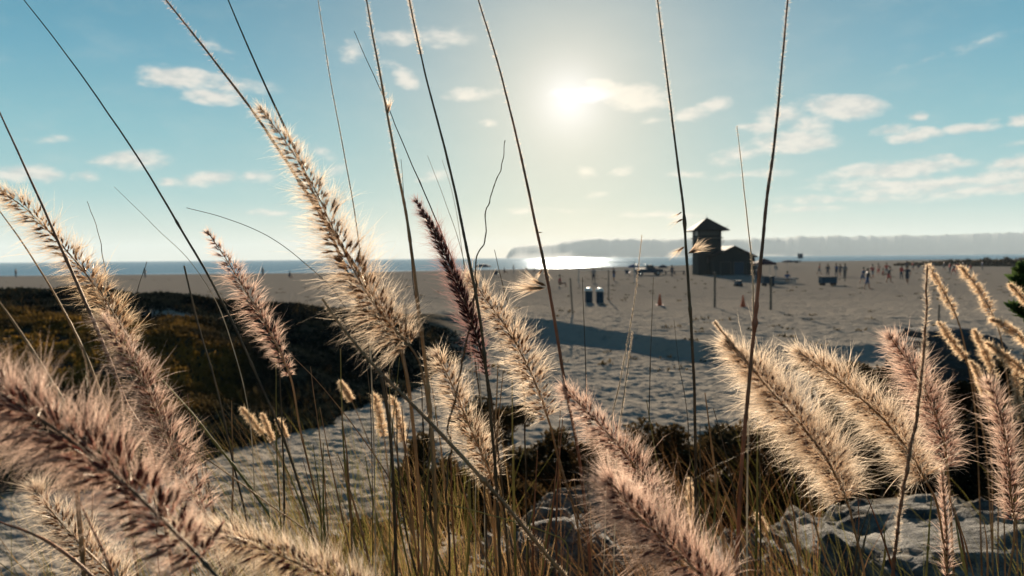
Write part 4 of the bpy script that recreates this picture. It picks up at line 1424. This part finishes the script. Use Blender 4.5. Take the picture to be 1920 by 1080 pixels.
def plume(head, stem, d, rpx, tone, husk, label, seed, nsp=240, nbr=22, alpha=62, splen=1.0, spread=.23, wstem=4, stem_mat='stem_brown', wind=(-.25, 0, .05), bw=1.0, prof=None, group='fountain grass plumes', rowpx=15.0, per=8, tuft=1.0):
    """head: pixels tip -> base, rpx: bristle reach in pixels; stem: pixels going on down"""
    r_ = np.random.default_rng(seed)
    if nsp > 100:
        hp = np.asarray(head, float)[:, :2]
        nring = max(14, int(np.linalg.norm(np.diff(hp, axis=0), axis=1).sum() / rowpx))
        nsp = nring * per; nbr = int(nbr * tuft)
    hc = catmull(to3d(head, d), 90)
    full = list(head) + list(stem)
    vis, pts, rad, sv, sq = stem_mesh('stem', full, d, wstem, stem_mat, True, seed, taper=.45, wig=.0006)
    t = empty('fountain_grass_plume', pts[-1], label, 'grass plume', group)
    mesh_np('stem', sv, [sq], M[stem_mat], t, smooth=True)
    hl = np.linalg.norm(np.diff(hc, axis=0), axis=1).sum()
    R = rpx * .83 * d / F
    # spikelets in loose spiral rows
    k = np.arange(nsp)
    f = (k + r_.uniform(-.35, .35, nsp)) / nsp
    if nsp > 100:
        f = (k // per + .5 + r_.normal(size=nsp) * .16) / nring
    f = np.clip(f, 0, .999) ** .95
    idx = f * 88; i0 = idx.astype(int); fr = (idx - i0)[:, None]
    p0 = hc[i0] * (1 - fr) + hc[i0 + 1] * fr
    tg = unit_rows(hc[i0] - hc[i0 + 1])                 # towards the tip
    phi = k * 2.39996 + r_.uniform(-.5, .5, nsp)
    if nsp > 100:
        phi = (k % per) * 2 * math.pi / per + (k // per) * .42 + r_.normal(size=nsp) * .22
    ref = np.array([0.1, 1.0, 0.1])
    a = unit_rows(np.cross(tg, ref)); b = np.cross(tg, a)
    rd = a * np.cos(phi)[:, None] + b * np.sin(phi)[:, None]
    pf = prof or [(0, .30), (.12, .62), (.35, .9), (.7, 1.0), (.92, .95), (1, .7)]
    rp = np.interp(f, [q_[0] for q_ in pf], [q_[1] for q_ in pf]) * r_.uniform(.78, 1.08, nsp) * (1 + .16 * fbm(f * 9 + seed, np.cos(phi) * 1.2, seed, 2))
    al_ = np.radians(np.interp(f, [0, .2, .8, 1], [25, alpha - 8, alpha, alpha + 14]) + r_.normal(size=nsp) * 5)
    dn = tg * np.cos(al_)[:, None] + rd * np.sin(al_)[:, None]
    wl_ = np.array(wind) * .5
    dn = unit_rows(dn + wl_[None] * .5)
    sl_ = R * rp * r_.uniform(.28, .42, nsp) * splen
    off = R * rp * r_.uniform(.10, .42, nsp)
    sp0 = p0 + dn * off[:, None]
    sv2, st2 = spindle(sp0, dn, sl_, sl_ * .085 + .0003, r_)
    mesh_np('spikelets', sv2, [st2], M[husk], t)
    # bristles
    n_ = nsp * nbr
    ii = np.repeat(np.arange(nsp), nbr)
    d0 = unit_rows(dn[ii] + r_.normal(size=(n_, 3)) * spread + wl_[None] * .25)
    ln = R * rp[ii] * (.45 + .75 * r_.beta(2.2, 2.0, n_)) / np.maximum(np.sin(al_[ii]), .55)
    # a few long awns
    lg = r_.uniform(size=n_) < .05
    ln = np.where(lg, ln * 1.45, ln)
    tocam = unit_rows(CAM[None] - p0)
    facing = (rd * tocam).sum(1)[ii]
    kp = (r_.uniform(size=n_) > np.where(facing > .55, .62, 0.06)) & (r_.uniform(size=nsp) > .05)[ii]
    ii, d0, ln = ii[kp], d0[kp], ln[kp]
    n_ = len(ii)
    base = p0[ii] + dn[ii] * (off[ii] * r_.uniform(.1, 1.0, n_) + R * rp[ii] * r_.uniform(0, .2, n_))[:, None]
    bv, bq, bt, ba = ribbons(base, d0, ln, np.full(n_, .00018 * bw * max(d, .5) ** .9) * r_.uniform(.7, 1.3, n_), r_, droop=.12, curl=.22)
    mesh_np('bristles', bv, [bq, bt], M[tone], t, attrs={'along': ba, 'rnd': np.repeat(r_.uniform(size=n_) ** 2, 7)})
    return t


PL = [
 # head px, stem px, d, rpx, tone, husk, label, kwargs
 ([(-6, 352), (60, 402), (140, 488), (200, 568), (252, 655)], [(270, 700), (300, 800), (330, 900), (350, 1010), (360, 1110)], .74, 52, 'b_tan', 'husk_tan',
  'tall tan plume at the left edge rising over the horizon', dict(nsp=300, nbr=20, splen=1.0)),
 ([(192, 600), (245, 672), (290, 760), (325, 850), (360, 925), (388, 968)], [(410, 1010), (430, 1100)], .66, 60, 'b_pink', 'husk_red',
  'pinkish curved plume below the tall tan one on the left', dict(nsp=280, nbr=22)),
 ([(-120, 640), (0, 737), (60, 775), (135, 828), (233, 907), (317, 987), (390, 1062)], [(430, 1110), (450, 1150)], .44, 118, 'b_pink', 'husk_red',
  'huge mauve plume close to the lens in the bottom left corner', dict(nsp=400, nbr=34, splen=1.30, wstem=7, stem_mat='stem_dark', alpha=66, spread=.22, rowpx=24, per=9)),
 ([(340, 985), (430, 1010), (520, 1040), (640, 1095), (720, 1140)], [(760, 1180)], .52, 72, 'b_cream', 'husk_red',
  'pale pink plume lying along the bottom edge left of centre', dict(nsp=260, nbr=24)),
 ([(62, 915), (110, 975), (165, 1035), (240, 1110)], [(270, 1160)], .70, 66, 'b_cream', 'husk_tan',
  'pale cream plume low in the bottom left behind the huge mauve one', dict(nsp=220, nbr=22)),
 ([(388, 433), (430, 495), (475, 570), (515, 640), (546, 712)], [(562, 800), (590, 920), (612, 1010), (620, 1110)], .92, 38, 'b_pink', 'husk_red',
  'slender pink plume standing alone left of the tallest plume', dict(nsp=260, nbr=18, prof=[(0, .25), (.15, .6), (.5, 1.0), (.8, .8), (1, .35)])),
 ([(488, 203), (540, 272), (590, 355), (640, 462), (690, 552), (735, 612), (775, 658)], [(792, 700), (806, 800), (815, 950), (820, 1100)], .66, 84, 'b_cream', 'husk_tan',
  'tallest cream plume with wide bushy base left of centre', dict(nsp=360, nbr=22, splen=.95, prof=[(0, .16), (.2, .42), (.4, .62), (.6, .95), (.85, 1.15), (1, 1.0)], wind=(-.35, 0, 0))),
 ([(780, 376), (812, 430), (845, 500), (875, 575), (898, 645), (915, 712)], [(928, 800), (945, 950), (955, 1100)], .80, 33, 'b_dark', 'husk_dark',
  'dark purple narrow plume in the centre', dict(nsp=380, nbr=14, splen=1.9, alpha=40, per=9, rowpx=11, prof=[(0, .35), (.2, .8), (.6, 1.1), (.85, .8), (1, .35)], stem_mat='stem_dark')),
 ([(880, 520), (925, 580), (965, 640), (1000, 710), (1030, 792)], [(1052, 880), (1085, 970), (1100, 1000), (1110, 1100)], .82, 56, 'b_cream', 'husk_tan',
  'cream plume directly behind and right of the dark purple plume', dict(nsp=300, nbr=22)),
 ([(818, 662), (850, 728), (885, 810), (925, 905)], [(945, 980), (960, 1100)], .80, 54, 'b_cream', 'husk_tan',
  'short cream plume below the dark purple plume', dict(nsp=240, nbr=22)),
 ([(1058, 728), (1110, 782), (1160, 835), (1205, 895), (1245, 965)], [(1262, 1020), (1280, 1100)], .72, 52, 'b_pink', 'husk_red',
  'rosy brown plume arching above the large pink plume at the bottom', dict(nsp=260, nbr=24)),
 ([(1145, 905), (1190, 960), (1240, 1010), (1300, 1065), (1360, 1120)], [(1390, 1160)], .58, 96, 'b_pink', 'husk_red',
  'large bushy pink plume at the bottom edge right of centre', dict(nsp=300, nbr=40, splen=1.0, spread=.27, per=9, rowpx=20, prof=[(0, .45), (.3, .85), (1, 1.05)])),
 ([(1362, 640), (1410, 692), (1450, 738), (1505, 800), (1555, 870), (1590, 945)], [(1600, 985), (1618, 1060), (1625, 1120)], .72, 84, 'b_cream', 'husk_red',
  'big fluffy cream plume with dark midrib on the right', dict(nsp=330, nbr=32, splen=.7, spread=.34, per=9, rowpx=14, prof=[(0, .20), (.15, .50), (.45, 1.0), (.8, .98), (1, .7)])),
 ([(1498, 662), (1550, 695), (1600, 735), (1660, 790), (1705, 850), (1738, 905)], [(1760, 960), (1780, 1110)], .86, 66, 'b_cream', 'husk_tan',
  'fluffy cream plume leaning behind the big one on the right', dict(nsp=300, nbr=28, splen=.65, spread=.34, per=8, rowpx=14)),
 ([(1668, 630), (1710, 690), (1745, 755), (1768, 820), (1778, 890)], [(1782, 950), (1790, 1110)], .90, 56, 'b_pink', 'husk_red',
  'pink plume standing right of the two fluffy cream plumes', dict(nsp=280, nbr=26, splen=.7, spread=.34)),
 ([(1766, 880), (1770, 940), (1775, 1010), (1776, 1090)], [(1776, 1130)], .86, 20, 'b_pink', 'husk_red',
  'thin upright plume column under the pink plume on the right', dict(nsp=160, nbr=12, alpha=30, rowpx=12, per=6)),
 ([(1852, 715), (1875, 775), (1890, 850), (1895, 920), (1902, 985)], [(1898, 1040), (1885, 1110)], .95, 40, 'b_pink', 'husk_red',
  'rose coloured plume hanging at the right edge above the boulder', dict(nsp=260, nbr=22, splen=.9, alpha=50)),
]
for i_, (hd, stx, d, rp, tn, hk, lb, kw) in enumerate(PL):
    plume(hd, stx, d, rp, tn, hk, lb, 200 + i_, **kw)

SMALL = [  # blurred plumes farther off
 ([(1742, 500), (1765, 540), (1795, 598)], [(1815, 680), (1830, 780)], 2.3, 11, 'narrow blurred tan plume beside the white jagged stalk'),
 ([(1803, 502), (1830, 535), (1862, 592)], [(1880, 650), (1900, 800)], 2.3, 13, 'blurred brown plume high on the right against the sand'),
 ([(1762, 606), (1785, 640), (1810, 672)], [(1830, 740), (1850, 850)], 2.2, 11, 'short blurred plume in front of the dark flat boulder'),
 ([(1828, 622), (1845, 655), (1862, 700)], [(1870, 760), (1880, 860)], 2.1, 12, 'blurred upright plume right of the dark flat boulder'),
 ([(1862, 600), (1895, 618), (1935, 650)], [(1960, 700), (1980, 850)], 2.0, 13, 'blurred plume leaning out at the upper right edge of the clump'),
 ([(1852, 645), (1885, 668), (1930, 705)], [(1950, 760), (1960, 860)], 2.0, 13, 'blurred tan plume slanting across the right edge clump'),
 ([(1895, 535), (1912, 552), (1940, 585)], [(1960, 650), (1970, 800)], 2.2, 10, 'small blurred plume by the green bush at the right edge'),
 ([(1822, 680), (1835, 705), (1848, 745)], [(1855, 800), (1860, 880)], 2.2, 10, 'small blurred plume low in the right clump left of its centre'),
 ([(1860, 690), (1862, 730), (1868, 770)], [(1870, 820), (1872, 900)], 2.1, 11, 'blurred upright plume above the rose coloured one'),
 ([(1905, 700), (1908, 740), (1915, 790)], [(1920, 850), (1922, 920)], 2.0, 11, 'blurred upright plume at the extreme right edge'),
 ([(455, 766), (475, 790), (494, 815)], [(520, 850), (560, 930), (590, 1010)], 3.6, 9, 'small cream seed head over the dark dune, left of the three'),
 ([(492, 778), (502, 800), (511, 828)], [(530, 870), (560, 960), (600, 1050)], 3.4, 8, 'small cream seed head over the dark dune, middle of the three'),
 ([(522, 788), (530, 803), (537, 822)], [(550, 870), (580, 960), (610, 1050)], 3.4, 8, 'small cream seed head over the dark dune, right of the three'),
 ([(640, 718), (649, 733), (660, 752)], [(680, 800), (720, 900), (740, 1000)], 3.3, 9, 'lone small cream seed head below the tallest plume'),
 ([(704, 745), (712, 780), (720, 820)], [(730, 900), (740, 1000)], 3.0, 13, 'pale blurred plume left of the dense centre stems'),
 ([(738, 750), (748, 785), (756, 830)], [(765, 900), (770, 1000)], 3.0, 13, 'pale blurred plume just behind the dense centre stems'),
 ([(1292, 900), (1296, 940), (1300, 985)], [(1304, 1030), (1308, 1100)], 2.6, 9, 'small pale plume standing before the dark shrub'),
 ([(1420, 965), (1428, 980), (1438, 1000)], [(1445, 1030), (1450, 1100)], 2.8, 9, 'tiny pale seed head just left of the large boulder'),
]
for i_, (hd, stx, d, rp, lb) in enumerate(SMALL):
    plume(hd, stx, d, rp, 'b_tan', 'husk_tan', lb, 400 + i_, nsp=90, nbr=30, wstem=2.6, bw=1.2, prof=[(0, .5), (.2, .9), (.8, 1), (1, .8)], spread=.3,
          group='blurred plumes farther back')

# bare stalks, drawn top -> bottom
SK = [
 ([(34, -14), (130, 110), (250, 282), (340, 430), (420, 572), (500, 745), (545, 860), (585, 1000), (600, 1110)], .85, 4.6, 'stem_dark', 'long dark stalk slanting from the upper left corner', dict()),
 ([(-6, 200), (60, 342), (130, 500), (185, 625), (232, 745), (285, 860), (330, 1100)], .70, 6.5, 'stem_red', 'thick reddish stalk crossing the tall tan plume', dict(jag=.06)),
 ([(302, -12), (400, 112), (490, 232), (600, 400), (690, 540), (760, 690), (800, 1100)], .75, 6.5, 'stem_brown', 'fuzzy mauve grey stalk slanting toward the tallest plume', dict(fuzz=.62, jag=.12, fuzz_mat='b_pink', fuzzlen=1.2)),
 ([(424, -10), (480, 122), (540, 252), (592, 372), (640, 485), (690, 620), (730, 800), (745, 1110)], .78, 6.0, 'stem_dark', 'dark stalk passing in front of the tallest plume', dict(jag=.08)),
 ([(595, -10), (620, 152), (650, 312), (668, 420), (690, 600), (700, 800), (705, 1100)], 1.1, 2.6, 'stem_pale', 'thin pale grey stalk right of the tallest plume tip', dict(fuzz=.5)),
 ([(685, -10), (715, 150), (740, 292), (765, 425), (785, 582), (800, 705), (815, 880), (818, 1100)], .72, 6.2, 'stem_brown', 'thick stalk with a single seed tuft high in the sky', dict(fuzz=.35, jag=.12, sprigs=[(727, 215, 733, 178, 40)])),
 ([(765, -10), (800, 150), (845, 322), (880, 492), (902, 610), (918, 760), (930, 900), (940, 1110)], .78, 5.6, 'stem_dark', 'dark stalk rising behind the purple plume', dict(fuzz=.12, jag=.08)),
 ([(893, -12), (940, 142), (985, 330), (1010, 450), (1030, 542), (1060, 722), (1085, 850), (1102, 1000), (1110, 1110)], .74, 5.4, 'stem_orange', 'orange red stalk with side seed tufts under the sun', dict(fuzz=.5, jag=.08, sprigs=[(1022, 540, 950, 541, 120), (1024, 536, 968, 512, 40), (1009, 436, 1030, 435, 0), (1017, 505, 1000, 530, 14), (1019, 505, 1038, 528, 12)])),
 ([(1232, -12), (1255, 182), (1280, 382), (1290, 522), (1300, 682), (1304, 850), (1305, 1000), (1306, 1100)], .76, 5.0, 'stem_dark', 'dark stalk with seed tufts beside the lifeguard tower', dict(fuzz=.25, jag=.08, sprigs=[(1279, 397, 1256, 412, 8), (1281, 410, 1250, 428, 14), (1284, 462, 1254, 482, 40), (1290, 476, 1325, 452, 70), (1291, 474, 1334, 464, 10)])),
 ([(1478, -12), (1457, 222), (1435, 402), (1412, 640), (1392, 860), (1384, 1000), (1380, 1110)], .66, 6.2, 'stem_orange', 'thick rust coloured stalk right of the lifeguard tower', dict(fuzz=.35, jag=.14)),
 ([(943, 268), (938, 310), (922, 360), (908, 440), (893, 510), (884, 600), (862, 720), (846, 810), (840, 1100)], .80, 3.2, 'stem_dark', 'twisted dark wiry stalk leaning right of the purple plume', dict(jag=.2, wig=.012)),
 ([(664, 58), (705, 150), (738, 225), (790, 352), (830, 445), (872, 565), (900, 760), (915, 1100)], .95, 2.8, 'stem_dark', 'thin dark stalk curving down from left of the sky tuft', dict(wig=.003)),
 ([(751, 298), (762, 400), (775, 520), (790, 700), (800, 1100)], .95, 2.2, 'stem_dark', 'short thin dark stalk between two thicker stalks left of centre', dict(wig=.003)),
 ([(802, 292), (835, 380), (868, 480), (890, 620), (905, 800), (910, 1100)], 1.1, 1.8, 'stem_pale', 'very thin grey stalk touching the top of the purple plume', dict()),
 ([(829, 300), (848, 360), (862, 440), (876, 560), (890, 800), (892, 1100)], 1.1, 1.6, 'stem_pale', 'very thin grey stalk just right of another thin one at centre', dict()),
 ([(1382, 236), (1398, 380), (1410, 500), (1412, 620), (1404, 720), (1400, 1100)], .9, 3.2, 'stem_pale', 'pale hairy stalk left of the thick rust coloured one', dict(fuzz=.75, taper=.25)),
 ([(1739, 498), (1737, 560), (1732, 660), (1722, 760), (1702, 870), (1684, 980), (1672, 1110)], .74, 5.2, 'stem_red', 'white edged jagged stalk across the right hand plumes', dict(fuzz=.9, jag=.25, wig=.003, fuzzlen=1.6)),
 ([(-8, 385), (60, 482), (130, 602), (180, 712), (225, 850), (260, 1100)], .78, 5.0, 'stem_brown', 'brown stalk along the left side of the tall tan plume', dict()),
 ([(345, 498), (370, 602), (405, 722), (440, 880), (468, 1000), (480, 1110)], 1.0, 3.8, 'stem_dark', 'broken topped dark stalk standing over the left dune', dict(taper=.95)),
 ([(164, 378), (185, 440), (202, 520), (222, 640), (250, 722), (280, 860), (300, 1100)], .95, 2.6, 'stem_dark', 'thin wavy stalk with a pointed tip over the sea on the left', dict(wig=.006)),
 ([(274, 490), (245, 580), (205, 662), (180, 760), (170, 1100)], .95, 2.8, 'stem_dark', 'short stalk leaning right over the tall tan plume', dict(wig=.004)),
 ([(-8, 558), (40, 625), (95, 715), (130, 800), (160, 1100)], .60, 8.5, 'stem_brown', 'broad brown stalk entering at the left edge', dict()),
 ([(350, 390), (420, 408), (500, 442), (570, 492), (640, 566), (690, 700), (700, 1100)], 1.0, 1.7, 'stem_dark', 'fine arching awn left of the tallest plume', dict(taper=.6)),
 ([(214, 350), (290, 425), (360, 495), (420, 600), (470, 800), (480, 1100)], 1.1, 1.7, 'stem_pale', 'faint thin grey stalk over the left horizon', dict()),
 ([(1204, 440), (1190, 560), (1166, 700), (1142, 830), (1130, 1100)], .95, 2.2, 'stem_pale', 'pale thin stalk leaning right of the blue barrels', dict(fuzz=.6)),
 ([(1186, 622), (1172, 730), (1158, 840), (1150, 1100)], .9, 2.8, 'stem_pale', 'short pale hairy stalk beside the leaning pale one', dict(fuzz=.6)),
 ([(926, 468), (945, 540), (962, 610), (980, 720), (985, 860), (990, 1100)], .95, 2.8, 'stem_dark', 'dark thin stalk over the left end of the sun glitter', dict(taper=.4, wig=.003)),
 ([(1092, 520), (1098, 700), (1102, 900), (1104, 1100)], 1.1, 2.4, 'stem_dark', 'straight thin stalk left of the blue barrels', dict()),
 ([(1225, 520), (1221, 640), (1217, 780), (1214, 1100)], 1.1, 1.9, 'stem_dark', 'straight thin stalk below the parked pickup', dict()),
 ([(1264, 600), (1272, 680), (1290, 800), (1300, 1100)], 1.2, 1.6, 'stem_dark', 'very thin short stalk below the orange cone on the left', dict()),
 ([(604, 560), (640, 612), (705, 690), (770, 755), (850, 838), (950, 950), (1060, 1082), (1100, 1130)], .62, 7.5, 'stem_brown', 'long hairy diagonal stalk running to the bottom centre', dict(fuzz=1.0, jag=.05, taper=.6)),
 ([(520, 640), (600, 720), (700, 850), (760, 960), (800, 1110)], 1.0, 2.4, 'stem_brown', 'thin brown stalk slanting right from beside the slender pink plume', dict()),
 ([(232, 640), (330, 740), (420, 850), (480, 930), (530, 1010), (560, 1110)], .80, 4.6, 'stem_green', 'green stalk slanting under the fluffy left plumes', dict()),
 ([(150, 730), (250, 790), (370, 850), (470, 920), (590, 1010), (680, 1110)], .62, 2.6, 'stem_brown', 'fine diagonal stalk over the pinkish curved plume', dict()),
 ([(815, 942), (880, 955), (970, 980), (1030, 1000), (1063, 1022), (1062, 1080)], .75, 2.6, 'stem_green', 'bent green blade lying across the bottom centre', dict(taper=.9)),
 ([(1405, 775), (1440, 830), (1480, 930), (1495, 1020), (1500, 1110)], .95, 2.8, 'stem_brown', 'pale brown stalk bending down from the rust coloured one', dict()),
 ([(1420, 780), (1420, 900), (1416, 1110)], .95, 4.0, 'stem_green', 'olive stalk standing right of the rust coloured one', dict()),
 ([(1340, 604), (1385, 660), (1420, 700)], .72, 2.2, 'stem_pale', 'thin glowing tip above the big fluffy cream plume', dict(fuzz=1.0, root=False, fuzzlen=2.2)),
 ([(-10, 975), (80, 1010), (150, 1060), (200, 1110)], .55, 6.5, 'stem_red', 'dark red stalk in the bottom left corner', dict()),
 ([(140, 920), (170, 985), (200, 1050), (220, 1110)], .52, 5.5, 'stem_red', 'short dark red stalk in front of the pale cream plume', dict()),
]
for i_, (px, d, w, mt, lb, kw) in enumerate(SK):
    stalk(px, d, w, mt, lb, seed=600 + i_, **kw)

# more slender stems standing in the clumps
rs = random.Random(5)
CLUMPS = [((640, 960), (690, 980), 640, 860, 22, 'thin stem standing in the dense clump at the bottom centre', 'stems in the dense centre clump'),
          ((960, 1140), (970, 1130), 700, 950, 9, 'thin stem standing right of the dense centre clump', 'thin stems right of the centre clump'),
          ((1180, 1480), (1200, 1460), 700, 960, 12, 'thin stem standing before the dark shrubs right of centre', 'thin stems before the dark shrubs'),
          ((380, 640), (420, 700), 640, 900, 14, 'thin stem standing over the rippled sand left of centre', 'thin stems over the rippled sand'),
          ((1480, 1900), (1500, 1860), 860, 1000, 12, 'thin stem standing before the large boulder', 'thin stems before the large boulder')]
for ci, ((a0, a1), (b0, b1), v0, v1, n2, lb, gp) in enumerate(CLUMPS):
    for k in range(n2):
        ub = rs.uniform(b0, b1); ut = ub + rs.uniform(-95, 40); ut = min(max(ut, a0 - 60), a1)
        vt = rs.uniform(v0, v1); d = rs.uniform(.75, 1.5)
        bow = rs.uniform(-14, 14)
        stalk([(ut, vt), ((ut * 2 + ub) / 3 + bow, vt + (1110 - vt) * .36), ((ut + 2 * ub) / 3 + bow, vt + (1110 - vt) * .7), (ub, 1110)], d, rs.uniform(2.6, 5.0),
              rs.choice(['stem_green', 'stem_brown', 'stem_dark', 'stem_brown', 'stem_green', 'stem_red']), lb, seed=900 + ci * 50 + k, group=gp, taper=.35)

# ------------------------------------------------------------------ grass at the foot of the clumps (nobody could count it)
def grass_patch(name, label, n_, box, hr, wr, mat, seed, lean=(-.25, .05), ztop=None):
    r_ = np.random.default_rng(seed)
    u_ = r_.uniform(box[0], box[1], n_); y_ = r_.uniform(box[2], box[3], n_)
    x_ = (u_ - 960) / F * y_
    dens_ = fbm(x_ * 2.2, y_ * 2.2, seed, 2) > -.45
    x_, y_ = x_[dens_], y_[dens_]
    b_ = np.stack([x_, y_, H(x_, y_, False) - .02], 1)
    hh = r_.uniform(hr[0], hr[1], len(x_))
    ln = np.stack([r_.normal(lean[0], .22, len(x_)), r_.normal(lean[1], .15, len(x_))], 1) * hh[:, None]
    w_ = r_.uniform(wr[0], wr[1], len(x_))
    v, q, tr = blades(b_, hh, ln, w_, r_, 4)
    o = mesh_np(name, v, [q, tr], M[mat], smooth=False)
    tag(o, label, 'grass', kind='stuff')


for (nm_, lb_, n_g, bx_g, hr_g, wr_g, mt_g, sd_g) in (
    ('green_grass', 'olive green blades of the dense centre grass clump', 1000, (560, 1000, 1.0, 2.3), (.75, 1.30), (.0010, .0026), 'blade_green', 31),
    ('dry_grass', 'dry golden blades of the dense centre grass clump', 1500, (520, 1000, 1.1, 2.4), (.70, 1.22), (.0007, .0019), 'blade_dry', 32),
    ('brown_grass', 'rust brown blades low in the centre grass clump', 1000, (520, 1060, 1.2, 2.4), (.60, 1.02), (.0008, .0020), 'blade_brown', 41),
    ('green_grass', 'olive blades crossing the bottom left corner', 420, (-350, 480, .8, 1.9), (.75, 1.20), (.0012, .0028), 'blade_green', 42),
    ('dry_grass', 'dry golden blades crossing the bottom left corner', 700, (-350, 600, .9, 2.2), (.60, 1.15), (.0008, .0018), 'blade_dry', 43),
    ('dry_grass', 'dry blades around the base of the rust coloured stalk', 900, (1220, 1560, 1.3, 2.4), (.65, 1.15), (.0008, .0018), 'blade_brown', 44),
    ('green_grass', 'olive blades before the large boulder on the right', 420, (1450, 2150, 1.1, 2.4), (.70, 1.10), (.0009, .0020), 'blade_green', 45)):
    grass_patch(nm_, lb_, n_g, bx_g, hr_g, wr_g, mt_g, sd_g)
# wiry tufts on the left dune, ragged against the sand behind
r_ = np.random.default_rng(77)
n_ = 16000
y_ = r_.uniform(12, 26.5, n_); x_ = r_.uniform(-1.0, 0.0, n_) * y_
kp = (fbm(x_ * .8, y_ * .8, 88, 3) > .05) & (soil_mask(x_, y_) > .5)
x_, y_ = x_[kp], y_[kp]
hh = r_.uniform(.10, .34, len(x_))
v, q, tr = blades(np.stack([x_, y_, H(x_, y_) - .02], 1), hh, r_.normal(size=(len(x_), 2)) * .35 * hh[:, None], r_.uniform(.006, .013, len(x_)), r_, 3)
o = mesh_np('dune_grass', v, [q, tr], M['dune_blade'])
tag(o, 'wiry dark tufts scattered over the left dune', 'grass', kind='stuff')
grass_patch('bank_grass', 'short brown grass covering the bank behind the stems', 5200, (480, 1000, 2.3, 3.9), (.12, .42), (.0010, .0024), 'blade_brown', 33)
grass_patch('brown_tuft_grass', 'rust brown grass tufts right of the large pink plume', 2600, (1240, 1460, 2.0, 3.4), (.15, .48), (.0009, .002), 'blade_brown', 34)
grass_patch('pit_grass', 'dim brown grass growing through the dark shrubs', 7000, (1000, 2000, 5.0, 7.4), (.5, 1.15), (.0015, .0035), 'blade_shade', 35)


# ------------------------------------------------------------------ haze
m_ = bpy.data.materials.new('haze_air'); m_.use_nodes = True
m_.node_tree.nodes.clear()
gg = G(m_.node_tree)
pv_ = gg.n('ShaderNodeVolumePrincipled')
pv_.inputs['Color'].default_value = (0.74, 0.86, 0.94, 1)
pv_.inputs['Density'].default_value = 0.00011
pv_.inputs['Anisotropy'].default_value = 0.0
oo = gg.n('ShaderNodeOutputMaterial')
gg.t.links.new(pv_.outputs[0], oo.inputs['Volume'])
mb = MB()
mb.box((0, 3300, 72), (16000, 7000, 152))
hz = mb.build('haze', m_)
hz.location = (0, 0, 0)
tag(hz, 'pale sea haze over beach and bay', kind='stuff')
